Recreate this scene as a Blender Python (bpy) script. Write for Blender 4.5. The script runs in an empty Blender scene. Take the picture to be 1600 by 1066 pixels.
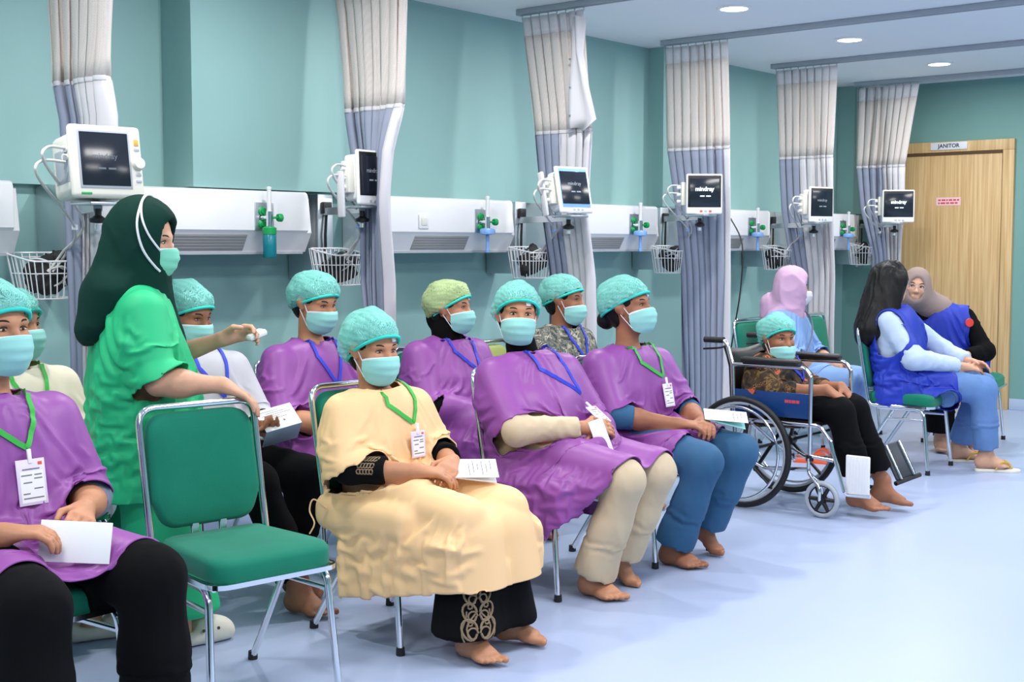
import bpy, bmesh, math, random
import numpy as np
from mathutils import Vector, Matrix, Euler
from mathutils.bvhtree import BVHTree
S = bpy.context.scene
COL = S.collection
R = math.radians
random.seed(7)

# ------------------------------------------------------------------ camera, world, lights, exposure
cam = bpy.data.cameras.new('camera'); camo = bpy.data.objects.new('camera', cam); COL.objects.link(camo)
cam.sensor_width = 36.0; cam.lens = 36.0 * 2041.0 / 1600.0; cam.clip_start = 0.05; cam.clip_end = 100
camo.location = (0, 0, 1.40)
_yaw, _pit = R(39.9), -math.atan(151 / 2041.0)
_f = Vector((math.cos(_pit) * math.cos(_yaw), math.cos(_pit) * math.sin(_yaw), math.sin(_pit)))
_r = Vector((math.sin(_yaw), -math.cos(_yaw), 0)); _u = _r.cross(_f)
camo.rotation_euler = Matrix((_r, _u, -_f)).transposed().to_euler()
S.camera = camo
w = bpy.data.worlds.new('world'); S.world = w; w.use_nodes = True
w.node_tree.nodes['Background'].inputs[0].default_value = (0.8, 0.9, 1, 1)
w.node_tree.nodes['Background'].inputs[1].default_value = 0.3
S.view_settings.view_transform = 'Standard'; S.view_settings.look = 'None'
S.view_settings.exposure = 0.22; S.view_settings.gamma = 1.0; S.view_settings.use_curve_mapping = False

def area(name, loc, size, power, col=(1, 1, 1), shape='SQUARE', size_y=None, rot=(0, 0, 0), spread=180):
    l = bpy.data.lights.new(name, 'AREA'); l.energy = power; l.color = col; l.shape = shape; l.size = size
    if size_y: l.size_y = size_y
    l.spread = R(spread)
    o = bpy.data.objects.new(name, l); o.location = loc; o.rotation_euler = rot; COL.objects.link(o); return o

DOWNLIGHT_X = [0.69, 2.24, 3.79, 5.34, 6.881, 8.424, 9.993]
for x in DOWNLIGHT_X:
    area('downlight_lamp', (x, 4.037, 2.775), 0.15, 19, (1.0, 0.98, 0.95), 'DISK')
for x in (0.3, 3.4, 6.5, 9.4):
    for y in (1.9, -0.9):
        area('panel_lamp', (x, y, 2.77), 1.2, 43, (1.0, 0.985, 0.97), 'RECTANGLE', 0.6)

# ------------------------------------------------------------------ materials
def srgb(r, g, b):
    f = lambda c: (c / 255 / 12.92) if c / 255 <= 0.04045 else ((c / 255 + 0.055) / 1.055) ** 2.4
    return (f(r), f(g), f(b), 1)
MATS = {}
def mat(name, col, rough=0.6, metal=0.0, var=0.0, vscale=6.0, bump=0.0, bscale=60.0, sheen=0.0, spec=0.5, emit=0.0, coat=0.0, crumple=0.0):
    m = bpy.data.materials.new(name); m.use_nodes = True; nt = m.node_tree; b = nt.nodes['Principled BSDF']
    b.inputs['Base Color'].default_value = col; b.inputs['Roughness'].default_value = rough; b.inputs['Metallic'].default_value = metal
    b.inputs['Specular IOR Level'].default_value = spec; b.inputs['Sheen Weight'].default_value = sheen; b.inputs['Coat Weight'].default_value = coat
    if emit: b.inputs['Emission Color'].default_value = col; b.inputs['Emission Strength'].default_value = emit
    if var or bump or crumple:
        tc = nt.nodes.new('ShaderNodeTexCoord')
    if var:
        n = nt.nodes.new('ShaderNodeTexNoise'); n.inputs['Scale'].default_value = vscale; n.inputs['Detail'].default_value = 4
        nt.links.new(tc.outputs['Object'], n.inputs['Vector'])
        mr = nt.nodes.new('ShaderNodeMapRange'); mr.inputs[1].default_value = 0.3; mr.inputs[2].default_value = 0.7
        mr.inputs[3].default_value = 1 - var; mr.inputs[4].default_value = 1 + var
        nt.links.new(n.outputs[0], mr.inputs[0])
        mx = nt.nodes.new('ShaderNodeVectorMath'); mx.operation = 'SCALE'; mx.inputs[0].default_value = col[:3]
        nt.links.new(mr.outputs[0], mx.inputs['Scale']); nt.links.new(mx.outputs[0], b.inputs['Base Color'])
    if bump:
        n2 = nt.nodes.new('ShaderNodeTexNoise'); n2.inputs['Scale'].default_value = bscale; n2.inputs['Detail'].default_value = 3
        nt.links.new(tc.outputs['Object'], n2.inputs['Vector'])
        bp = nt.nodes.new('ShaderNodeBump'); bp.inputs['Strength'].default_value = bump; bp.inputs['Distance'].default_value = 0.01
        nt.links.new(n2.outputs[0], bp.inputs['Height']); nt.links.new(bp.outputs[0], b.inputs['Normal'])
    if crumple:
        n3 = nt.nodes.new('ShaderNodeTexNoise'); n3.inputs['Scale'].default_value = 16; n3.inputs['Detail'].default_value = 3; n3.inputs['Distortion'].default_value = 1.6
        nt.links.new(tc.outputs['Object'], n3.inputs['Vector']); rd = nt.nodes.new('ShaderNodeMath'); rd.operation = 'PINGPONG'; rd.inputs[1].default_value = .5; nt.links.new(n3.outputs[0], rd.inputs[0])
        b3 = nt.nodes.new('ShaderNodeBump'); b3.inputs['Strength'].default_value = crumple; b3.inputs['Distance'].default_value = 0.03; nt.links.new(rd.outputs[0], b3.inputs['Height'])
        if bump: nt.links.new(b3.outputs[0], bp.inputs['Normal'])
        else: nt.links.new(b3.outputs[0], b.inputs['Normal'])
    MATS[name] = m; return m
def ramp_mat(name, stops, scale, rough=0.8, tex='noise', detail=4, distort=0.0, bump=0.1, const=True):
    """patterned cloth: a colour ramp over an object-space texture"""
    m = bpy.data.materials.new(name); m.use_nodes = True; nt = m.node_tree; b = nt.nodes['Principled BSDF']
    b.inputs['Roughness'].default_value = rough
    tc = nt.nodes.new('ShaderNodeTexCoord')
    if tex == 'noise':
        t = nt.nodes.new('ShaderNodeTexNoise'); t.inputs['Detail'].default_value = detail; t.inputs['Distortion'].default_value = distort
    else:
        t = nt.nodes.new('ShaderNodeTexVoronoi')
    t.inputs['Scale'].default_value = scale
    nt.links.new(tc.outputs['Object'], t.inputs['Vector'])
    cr = nt.nodes.new('ShaderNodeValToRGB'); cr.color_ramp.interpolation = 'CONSTANT' if const else 'LINEAR'
    e = cr.color_ramp.elements
    while len(e) < len(stops): e.new(0.5)
    for el, (p, c) in zip(e, stops): el.position = p; el.color = c
    nt.links.new(t.outputs[0] if tex == 'noise' else t.outputs['Distance'], cr.inputs[0]); nt.links.new(cr.outputs[0], b.inputs['Base Color'])
    MATS[name] = m; return m
def net_mat(name, col, col2, scale=90.0, lo=0.45, hi=0.95):
    """thin non-woven netting: threads with gaps that really let light through"""
    m = bpy.data.materials.new(name); m.use_nodes = True; nt = m.node_tree; b = nt.nodes['Principled BSDF']
    b.inputs['Roughness'].default_value = 0.75
    tc = nt.nodes.new('ShaderNodeTexCoord'); waves = []
    for ang in (R(35), R(-35)):
        mp = nt.nodes.new('ShaderNodeMapping'); mp.inputs['Rotation'].default_value = (ang, ang * 0.6, ang); nt.links.new(tc.outputs['Object'], mp.inputs[0])
        wv = nt.nodes.new('ShaderNodeTexWave'); wv.inputs['Scale'].default_value = scale / 6.28; wv.inputs['Distortion'].default_value = 2.5; wv.inputs['Detail Scale'].default_value = 1.2
        nt.links.new(mp.outputs[0], wv.inputs[0]); waves.append(wv)
    mx = nt.nodes.new('ShaderNodeMath'); mx.operation = 'MAXIMUM'; nt.links.new(waves[0].outputs[1], mx.inputs[0]); nt.links.new(waves[1].outputs[1], mx.inputs[1])
    mr = nt.nodes.new('ShaderNodeMapRange'); mr.inputs[1].default_value = 0.35; mr.inputs[2].default_value = 0.9; mr.inputs[3].default_value = lo; mr.inputs[4].default_value = hi
    nt.links.new(mx.outputs[0], mr.inputs[0]); nt.links.new(mr.outputs[0], b.inputs['Alpha'])
    mc = nt.nodes.new('ShaderNodeMix'); mc.data_type = 'RGBA'; mc.inputs[6].default_value = col2; mc.inputs[7].default_value = col
    nt.links.new(mx.outputs[0], mc.inputs[0]); nt.links.new(mc.outputs[2], b.inputs['Base Color'])
    MATS[name] = m; return m

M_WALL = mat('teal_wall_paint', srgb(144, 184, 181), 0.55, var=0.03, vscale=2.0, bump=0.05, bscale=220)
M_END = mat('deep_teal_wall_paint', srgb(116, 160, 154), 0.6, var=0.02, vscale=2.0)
M_CEIL = mat('white_ceiling_paint', srgb(232, 236, 240), 0.8)
M_FLOOR = mat('blue_vinyl_floor', srgb(168, 182, 212), 0.34, var=0.025, vscale=1.3, spec=0.4)
M_BASE = mat('pale_blue_skirting_vinyl', srgb(180, 198, 224), 0.4)
M_CHROME = mat('chrome', (0.82, 0.83, 0.85, 1), 0.13, 1.0)
M_ALU = mat('brushed_aluminium', (0.62, 0.65, 0.68, 1), 0.38, 1.0)
M_RUBBER = mat('black_rubber', srgb(22, 22, 24), 0.55)
M_GREEN = mat('green_upholstery', srgb(8, 116, 92), 0.85, var=0.05, vscale=9, bump=0.25, bscale=500, sheen=0.1, spec=0.25)
M_OLIVE = mat('olive_upholstery', srgb(160, 172, 98), 0.85, var=0.05, bump=0.25, bscale=500)
M_WHITE = mat('white_plastic', srgb(238, 238, 240), 0.35)
M_CREAMP = mat('cream_plastic', srgb(228, 226, 214), 0.4)
M_GREYP = mat('grey_plastic', srgb(172, 178, 186), 0.45)
M_LOUVER = mat('grey_louver', srgb(176, 174, 172), 0.4, 0.3)
M_SCREEN = mat('dark_screen', srgb(30, 36, 46), 0.15)
M_BLACKP = mat('black_plastic', srgb(20, 20, 22), 0.4)
M_PURPLE = mat('purple_gown_cloth', srgb(143, 76, 154), 0.43, var=0.05, vscale=5, bump=0.06, bscale=400, spec=0.4)
M_YELLOW = mat('pale_yellow_gown_cloth', srgb(238, 197, 146), 0.75, var=0.02, vscale=5, bump=0.06, bscale=400)
M_SCRUB = mat('bright_green_scrub_cloth', srgb(24, 182, 120), 0.65, var=0.04, vscale=4, bump=0.06, bscale=400)
M_HIJABG = mat('dark_green_hijab_cloth', srgb(3, 48, 40), 0.85, spec=.2, var=0.1, vscale=4)
M_PINK = mat('lilac_hijab_cloth', srgb(206, 168, 200), 0.8, var=0.05, vscale=8)
M_TAUPE = mat('taupe_hijab_cloth', srgb(152, 132, 126), 0.85, var=0.05, vscale=8)
M_LBLUE = mat('light_blue_scrub_cloth', srgb(132, 168, 220), 0.75, var=0.04, vscale=5)
M_ROYAL = mat('royal_blue_vest_cloth', srgb(22, 50, 172), 0.6, var=0.06, vscale=5)
M_BLACK = mat('black_cloth', srgb(11, 11, 13), 0.9, spec=.12, var=0.2, vscale=6)
M_BEIGE = mat('beige_trouser_cloth', srgb(204, 184, 154), 0.8, var=0.03, vscale=5)
M_TEALT = mat('petrol_blue_trouser_cloth', srgb(44, 92, 130), 0.8, var=0.05, vscale=5)
M_JEANS = mat('blue_denim', srgb(92, 128, 180), 0.85, var=0.12, vscale=7, bump=0.2, bscale=700)
M_GREYC = mat('grey_cotton', srgb(188, 188, 194), 0.85, var=0.03)
M_MIDGREY = mat('blue_grey_cotton', srgb(112, 118, 138), 0.85, var=0.05)
M_CREAM = mat('cream_shirt_cloth', srgb(228, 218, 196), 0.8, var=0.03)
M_PALEB = mat('pale_blue_shirt_cloth', srgb(186, 204, 228), 0.8, var=0.03)
M_HAIR = mat('black_hair', srgb(16, 14, 15), 0.5, spec=.25, var=0.3, vscale=60)
M_GREYHAIR = mat('grey_hair', srgb(70, 66, 64), 0.5, var=0.3, vscale=60)
M_MASK = mat('turquoise_mask_cloth', srgb(150, 212, 206), 0.8, var=0.03)
M_MASKG = mat('mint_mask_cloth', srgb(126, 208, 180), 0.8, var=0.03)
M_MASKW = mat('white_mask_cloth', srgb(232, 234, 238), 0.8)
M_PAPER = mat('white_paper', srgb(240, 240, 240), 0.8)
M_PRINT = mat('grey_print', srgb(120, 120, 130), 0.8)
M_BADGE = mat('pale_lilac_card', srgb(226, 214, 240), 0.3)
M_LANG = mat('green_lanyard_ribbon', srgb(56, 178, 70), 0.6)
M_LANB = mat('blue_lanyard_ribbon', srgb(40, 62, 200), 0.6)
M_EYEW = mat('eye_white', srgb(206, 196, 186), 0.25)
M_IRIS = mat('dark_iris', srgb(26, 15, 12), 0.15)
M_BROW = mat('dark_brow_hair', srgb(42, 30, 26), 0.8)
M_CAP = net_mat('turquoise_cap_netting', srgb(150, 228, 216), srgb(70, 190, 178), 700.0, .14, .78)
M_CAPY = net_mat('yellow_green_cap_netting', srgb(196, 212, 150), srgb(140, 196, 150), 700.0, .4, .9)
M_CAPR = mat('turquoise_cap_edge', srgb(44, 206, 190), 0.7)
M_WOOD = mat('oak_laminate', srgb(206, 172, 120), 0.5, spec=0.4)
M_SEAM = mat('dark_door_gap', srgb(90, 64, 40), 0.8)
M_SIGN = mat('pale_grey_sign', srgb(222, 224, 230), 0.4)
M_SIGNT = mat('dark_sign_letters', srgb(40, 50, 60), 0.5)
M_PINKP = mat('pink_notice_paper', srgb(240, 200, 204), 0.7)
M_REDT = mat('red_print', srgb(206, 70, 80), 0.7)
M_KNOB = mat('green_knob_plastic', srgb(20, 160, 84), 0.35)
M_TEALB = mat('teal_bottle_plastic', srgb(16, 128, 140), 0.25)
M_BLUEB = mat('light_blue_plastic', srgb(132, 176, 236), 0.3)
M_NET = net_mat('beige_curtain_mesh', srgb(246, 240, 236), srgb(238, 232, 228), 300.0, 0.95, 1.0)
M_CURT = mat('blue_grey_curtain_cloth', srgb(170, 178, 200), 0.85, var=0.03)
M_CURTW = mat('white_curtain_cloth', srgb(236, 234, 238), 0.85)
def let_through(m, amount):
    """woven cloth: part of the light that falls on it passes to its other side"""
    nt = m.node_tree; b = nt.nodes['Principled BSDF']; o = nt.nodes['Material Output']; t = nt.nodes.new('ShaderNodeBsdfTranslucent'); mx = nt.nodes.new('ShaderNodeMixShader'); mx.inputs[0].default_value = amount
    src = b.inputs['Base Color']
    if src.is_linked: nt.links.new(src.links[0].from_socket, t.inputs[0])
    else: t.inputs[0].default_value = src.default_value
    nt.links.new(b.outputs[0], mx.inputs[1]); nt.links.new(t.outputs[0], mx.inputs[2]); nt.links.new(mx.outputs[0], o.inputs[0])
let_through(M_NET, .45); let_through(M_CURT, .3); let_through(M_CURTW, .35)
M_NAVY = mat('navy_side_panel', srgb(22, 62, 118), 0.25)
M_VINYL = mat('black_vinyl', srgb(26, 25, 27), 0.42, bump=0.15, bscale=200)
M_STEELG = mat('dark_steel_foot_plate', srgb(70, 74, 80), 0.4, 0.6)
M_ORANGE = mat('orange_rubber', srgb(226, 92, 50), 0.6)
M_CLOG = mat('off_white_clog_rubber', srgb(226, 222, 208), 0.6)
M_STRAPY = mat('yellow_sandal_strap', srgb(214, 170, 70), 0.6)
M_LAMP = mat('lit_lamp_diffuser', (1, 0.98, 0.95, 1), 0.5, emit=9.0)
M_CABLE = mat('grey_white_cable', srgb(206, 206, 204), 0.5)
M_BLKC = mat('black_cuff_fabric', srgb(30, 30, 32), 0.8)
M_GOLD = mat('gold_embroidery_thread', srgb(140, 118, 92), 0.6)
M_RED = mat('red_badge', srgb(226, 62, 52), 0.5)
M_BATIK = ramp_mat('brown_batik_cloth', [(0, srgb(24, 20, 18)), (0.44, srgb(66, 46, 26)), (0.53, srgb(128, 98, 44)), (0.57, srgb(30, 24, 22)), (0.62, srgb(206, 104, 70)), (0.68, srgb(40, 28, 24))], 13.0, distort=1.2)
M_CAMO = ramp_mat('grey_leaf_print_cloth', [(0, srgb(54, 62, 58)), (0.42, srgb(120, 118, 108)), (0.5, srgb(70, 80, 76)), (0.56, srgb(176, 166, 150)), (0.63, srgb(82, 88, 78))], 20.0, distort=1.5)
def skin(name, col): 
    return mat(name, col, 0.5, var=0.1, vscale=14, bump=0.05, bscale=150, spec=0.35)
SK1 = skin('warm_brown_skin', srgb(188, 132, 99)); SK2 = skin('deep_brown_skin', srgb(160, 106, 78)); SK3 = skin('light_brown_skin', srgb(206, 158, 130))
# oak grain and curtain rail detail
def grain(m, axis_scale):
    nt = m.node_tree; b = nt.nodes['Principled BSDF']; tc = nt.nodes.new('ShaderNodeTexCoord'); mp = nt.nodes.new('ShaderNodeMapping'); mp.inputs['Scale'].default_value = axis_scale
    n = nt.nodes.new('ShaderNodeTexNoise'); n.inputs['Scale'].default_value = 8; n.inputs['Detail'].default_value = 6
    cr = nt.nodes.new('ShaderNodeValToRGB'); cr.color_ramp.elements[0].color = srgb(190, 154, 102); cr.color_ramp.elements[1].color = srgb(222, 190, 140)
    cr.color_ramp.elements[0].position = 0.3; cr.color_ramp.elements[1].position = 0.7
    nt.links.new(tc.outputs['Object'], mp.inputs[0]); nt.links.new(mp.outputs[0], n.inputs[0]); nt.links.new(n.outputs[0], cr.inputs[0]); nt.links.new(cr.outputs[0], b.inputs['Base Color'])
grain(M_WOOD, (8, 8, 0.25))

# ------------------------------------------------------------------ mesh helpers
def tag(o, label=None, cat=None, group=None, kind=None):
    if label: o['label'] = label
    if cat: o['category'] = cat
    if group: o['group'] = group
    if kind: o['kind'] = kind
    return o
def empty(name, loc=(0, 0, 0), rz=0.0, label=None, cat=None, group=None, parent=None):
    o = bpy.data.objects.new(name, None); COL.objects.link(o); o.location = loc; o.rotation_euler = (0, 0, rz); o.empty_display_size = 0.1
    if parent: o.parent = parent
    return tag(o, label, cat, group)
def fast_mesh(name, V, F):
    """V (n,3) array, F (m,4) or (m,3) array"""
    me = bpy.data.meshes.new(name); V = np.asarray(V, np.float32); F = np.asarray(F, np.int32); k = F.shape[1]
    me.vertices.add(len(V)); me.vertices.foreach_set('co', V.ravel()); me.loops.add(F.size); me.loops.foreach_set('vertex_index', F.ravel())
    me.polygons.add(len(F)); me.polygons.foreach_set('loop_start', np.arange(0, F.size, k, dtype=np.int32))
    me.polygons.foreach_set('use_smooth', np.ones(len(F), bool)); me.update(calc_edges=True); return me
def link(name, me, mats, parent=None, mtx=None):
    o = bpy.data.objects.new(name, me); COL.objects.link(o)
    for m in (mats if isinstance(mats, (list, tuple)) else [mats]):
        if len(me.materials) < 8 and m.name not in [q.name for q in me.materials if q]: me.materials.append(m)
    if parent: o.parent = parent
    if mtx is not None: o.matrix_local = mtx
    return o
_boxcache = {}
def boxvf(size, bev=0.0, seg=2):
    key = (tuple(round(s, 4) for s in size), round(bev, 4), seg)
    if key not in _boxcache:
        bm = bmesh.new(); bmesh.ops.create_cube(bm, size=1.0)
        for v in bm.verts: v.co = Vector((v.co.x * size[0], v.co.y * size[1], v.co.z * size[2]))
        if bev > 0: bmesh.ops.bevel(bm, geom=bm.edges[:], offset=min(bev, min(size) * 0.49), segments=seg, affect='EDGES', profile=0.5)
        bm.verts.index_update(); _boxcache[key] = ([v.co.copy() for v in bm.verts], [[v.index for v in f.verts] for f in bm.faces]); bm.free()
    return _boxcache[key]
class MB:
    def __init__(s): s.V = []; s.F = []; s.M = []
    def add(s, V, F, m=0, mtx=None):
        o = len(s.V); s.V += [tuple(mtx @ Vector(v)) if mtx is not None else tuple(v) for v in V]
        s.F += [[i + o for i in f] for f in F]; s.M += [m] * len(F); return s
    def box(s, lo, hi, bev=0.0, m=0, seg=2, mtx=None):
        lo, hi = Vector(lo), Vector(hi); c = (lo + hi) / 2; V, F = boxvf(hi - lo, bev, seg)
        t = Matrix.Translation(c); return s.add(V, F, m, (mtx @ t) if mtx is not None else t)
    def tube(s, pts, r, n=8, m=0, closed=False, mtx=None, flat=None):
        V, F = tubevf(pts, r, n, closed, flat); return s.add(V, F, m, mtx)
    def lathe(s, prof, n=20, m=0, mtx=None):
        V = []; F = []
        for (r, z) in prof:
            for i in range(n): a = 2 * math.pi * i / n; V.append((r * math.cos(a), r * math.sin(a), z))
        for j in range(len(prof) - 1):
            for i in range(n): F.append([j * n + i, j * n + (i + 1) % n, (j + 1) * n + (i + 1) % n, (j + 1) * n + i])
        F.append(list(range(n))[::-1]); F.append([(len(prof) - 1) * n + i for i in range(n)]); return s.add(V, F, m, mtx)
    def prism(s, poly, ax, lo, hi, m=0):
        """extrude a 2-D polygon along axis ax (0,1,2); poly gives the two other coordinates in order"""
        n = len(poly); V = []
        for t in (lo, hi):
            for p in poly:
                q = list(p); q.insert(ax, t); V.append(q)
        F = [list(range(n))[::-1], [n + i for i in range(n)]] + [[i, (i + 1) % n, n + (i + 1) % n, n + i] for i in range(n)]
        return s.add(V, F, m)
    def mesh(s, name):
        me = bpy.data.meshes.new(name); me.from_pydata(s.V, [], s.F); return me
    def build(s, name, mats, parent=None, mtx=None, angle=40):
        me = s.mesh(name)
        for p, m in zip(me.polygons, s.M): p.material_index = m; p.use_smooth = True
        bm = bmesh.new(); bm.from_mesh(me); bmesh.ops.recalc_face_normals(bm, faces=bm.faces[:]); bm.to_mesh(me); bm.free()
        me.set_sharp_from_angle(angle=R(angle)); return link(name, me, mats, parent, mtx)
def fillet(pts, rad, n=5, closed=False):
    P = [Vector(p) for p in pts]; out = []; N = len(P)
    for i, p in enumerate(P):
        if not closed and i in (0, N - 1): out.append(p); continue
        a, b = P[i - 1], P[(i + 1) % N]; da, db = (a - p), (b - p); la, lb = da.length, db.length; da.normalize(); db.normalize()
        ang = da.angle(db, math.pi)
        if ang > math.pi - 0.02: out.append(p); continue
        t = min(rad / math.tan(ang / 2), la * 0.48, lb * 0.48); A = p + da * t; B = p + db * t
        for j in range(n + 1):
            u = j / n; out.append(A * (1 - u) ** 2 + p * 2 * u * (1 - u) + B * u * u)
    return out
def spline(pts, n=6, closed=False):
    P = [Vector(p) for p in pts]; N = len(P); out = []
    g = (lambda i: P[i % N]) if closed else (lambda i: P[max(0, min(N - 1, i))])
    for i in range(N if closed else N - 1):
        a, b, c, d = g(i - 1), g(i), g(i + 1), g(i + 2)
        for j in range(n):
            t = j / n; out.append(0.5 * ((2 * b) + (c - a) * t + (2 * a - 5 * b + 4 * c - d) * t * t + (3 * b - a - 3 * c + d) * t ** 3))
    if not closed: out.append(P[-1])
    return out
def tubevf(pts, r, n=8, closed=False, flat=None):
    P = [Vector(p) for p in pts]; N = len(P); V = []; F = []; up = None
    rs = r if isinstance(r, (list, tuple)) else [r] * N
    for i in range(N):
        t = (P[(i + 1) % N] - P[i - 1]) if closed else (P[min(i + 1, N - 1)] - P[max(i - 1, 0)])
        if t.length < 1e-9: t = Vector((0, 0, 1))
        t.normalize()
        if up is None: up = Vector((0, 0, 1)) if abs(t.z) < 0.9 else Vector((1, 0, 0))
        s_ = up - t * up.dot(t); 
        if s_.length < 1e-6: s_ = t.orthogonal()
        s_.normalize(); up = s_; q = t.cross(s_)
        for k in range(n):
            a = 2 * math.pi * (k + 0.5) / n; V.append(P[i] + (s_ * math.cos(a) + q * math.sin(a) * (flat or 1.0)) * rs[i])
    for i in range(N if closed else N - 1):
        j = (i + 1) % N
        for k in range(n): F.append([i * n + k, i * n + (k + 1) % n, j * n + (k + 1) % n, j * n + k])
    if not closed: F.append(list(range(n))[::-1]); F.append([(N - 1) * n + k for k in range(n)])
    return V, F
def tube(name, pts, r, mats, parent=None, n=8, closed=False, mtx=None, flat=None):
    return MB().tube(pts, r, n, 0, closed, flat=flat).build(name, mats, parent, mtx, 60)
def text(name, body, size, mats, parent, mtx, extrude=0.0006, bold=0.0):
    cu = bpy.data.curves.new(name, 'FONT'); cu.body = body; cu.size = size; cu.extrude = extrude; cu.align_x = 'CENTER'; cu.align_y = 'CENTER'; cu.offset = bold; cu.resolution_u = 3
    t = bpy.data.objects.new(name, cu); me = bpy.data.meshes.new_from_object(t); bpy.data.objects.remove(t); bpy.data.curves.remove(cu)
    me.materials.clear(); return link(name, me, mats, parent, mtx)
def copy_tree(o, parent=None):
    c = o.copy(); COL.objects.link(c)
    if parent: c.parent = parent; c.matrix_parent_inverse = o.matrix_parent_inverse.copy()
    for ch in list(o.children): copy_tree(ch, c)
    return c
def axes(x, z, loc=(0, 0, 0)):
    """matrix whose local X and (near) local Z follow the given directions"""
    x = Vector(x).normalized(); z = Vector(z); y = z.cross(x).normalized(); z = x.cross(y)
    return Matrix.Translation(Vector(loc)) @ Matrix((x, y, z)).transposed().to_4x4()

# ------------------------------------------------------------------ signed-distance sculpting (bodies and clothes)
_rg = np.random.default_rng(5); _lat = _rg.random((64, 64, 64)).astype(np.float32)
def vnoise(p, seed=0):
    p = p + seed * 7.31; i = np.floor(p).astype(int); f = p - i; f = f * f * (3 - 2 * f); r = 0
    for a in (0, 1):
        for b in (0, 1):
            for c in (0, 1):
                r = r + _lat[(i[:, 0] + a) & 63, (i[:, 1] + b) & 63, (i[:, 2] + c) & 63] * (f[:, 0] if a else 1 - f[:, 0]) * (f[:, 1] if b else 1 - f[:, 1]) * (f[:, 2] if c else 1 - f[:, 2])
    return r
class SDF:
    def __init__(s, lo, hi, h):
        s.o = np.array(lo, float); s.h = h; s.n = np.ceil((np.array(hi, float) - s.o) / h).astype(int) + 1
        s.d = np.full(s.n, 9.0, np.float32); s.ax = [(s.o[i] + h * np.arange(s.n[i])).astype(np.float32) for i in range(3)]
    def win(s, lo, hi, pad):
        a = np.clip(np.floor((np.array(lo) - pad - s.o) / s.h).astype(int), 0, s.n); b = np.clip(np.ceil((np.array(hi) + pad - s.o) / s.h).astype(int) + 1, 0, s.n)
        sl = tuple(slice(a[i], b[i]) for i in range(3)); X = s.ax[0][sl[0]][:, None, None]; Y = s.ax[1][sl[1]][None, :, None]; Z = s.ax[2][sl[2]][None, None, :]
        return sl, X, Y, Z
    def put(s, sl, dn, k, op):
        v = s.d[sl]
        if v.size == 0: return
        if op == 'add':
            if k > 0: h = np.maximum(k - np.abs(v - dn), 0) / k; r = np.minimum(v, dn) - h * h * (k * 0.25)
            else: r = np.minimum(v, dn)
        else:
            dn = -dn
            if k > 0: h = np.maximum(k - np.abs(v - dn), 0) / k; r = np.maximum(v, dn) + h * h * (k * 0.25)
            else: r = np.maximum(v, dn)
        s.d[sl] = r
    def cap(s, a, b, ra, rb=None, k=0.02, op='add'):
        rb = ra if rb is None else rb; a = np.array(a, float); b = np.array(b, float); m = max(ra, rb)
        sl, X, Y, Z = s.win(np.minimum(a, b) - m, np.maximum(a, b) + m, k + 3 * s.h); ba = b - a; L = max(ba @ ba, 1e-12)
        px, py, pz = X - a[0], Y - a[1], Z - a[2]; t = np.clip((px * ba[0] + py * ba[1] + pz * ba[2]) / L, 0, 1)
        d = np.sqrt((px - t * ba[0]) ** 2 + (py - t * ba[1]) ** 2 + (pz - t * ba[2]) ** 2) - (ra + (rb - ra) * t); s.put(sl, d, k, op)
    def ell(s, c, r, rot=None, k=0.02, op='add'):
        c = np.array(c, float); r = np.array(r, float); m = r.max(); sl, X, Y, Z = s.win(c - m, c + m, k + 3 * s.h); x, y, z = X - c[0], Y - c[1], Z - c[2]
        if rot is not None:
            q = np.array(rot, float); x, y, z = (q[0, 0] * x + q[1, 0] * y + q[2, 0] * z), (q[0, 1] * x + q[1, 1] * y + q[2, 1] * z), (q[0, 2] * x + q[1, 2] * y + q[2, 2] * z)
        k0 = np.sqrt((x / r[0]) ** 2 + (y / r[1]) ** 2 + (z / r[2]) ** 2); k1 = np.sqrt((x / r[0] ** 2) ** 2 + (y / r[1] ** 2) ** 2 + (z / r[2] ** 2) ** 2)
        s.put(sl, k0 * (k0 - 1) / np.maximum(k1, 1e-6), k, op)
    def rbox(s, c, hs, rd=0.02, rot=None, k=0.02, op='add'):
        c = np.array(c, float); hs = np.array(hs, float); m = np.linalg.norm(hs) if rot is not None else hs; sl, X, Y, Z = s.win(c - m, c + m, k + 3 * s.h); x, y, z = X - c[0], Y - c[1], Z - c[2]
        if rot is not None:
            q = np.array(rot, float); x, y, z = (q[0, 0] * x + q[1, 0] * y + q[2, 0] * z), (q[0, 1] * x + q[1, 1] * y + q[2, 1] * z), (q[0, 2] * x + q[1, 2] * y + q[2, 2] * z)
        ex, ey, ez = np.abs(x) - hs[0] + rd, np.abs(y) - hs[1] + rd, np.abs(z) - hs[2] + rd
        d = np.sqrt(np.maximum(ex, 0) ** 2 + np.maximum(ey, 0) ** 2 + np.maximum(ez, 0) ** 2) + np.minimum(np.maximum(ex, np.maximum(ey, ez)), 0) - rd; s.put(sl, d, k, op)
    def plane(s, p, n, lo=None, hi=None):
        """cut away everything on the +n side of the plane (inside the optional box)"""
        n = np.array(n, float); n /= np.linalg.norm(n); p = np.array(p, float)
        sl, X, Y, Z = s.win(s.o if lo is None else lo, s.o + s.h * s.n if hi is None else hi, 0)
        s.d[sl] = np.maximum(s.d[sl], (X - p[0]) * n[0] + (Y - p[1]) * n[1] + (Z - p[2]) * n[2])
    def shell(s, t): s.d = np.maximum(s.d, -(s.d + t))
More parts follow.
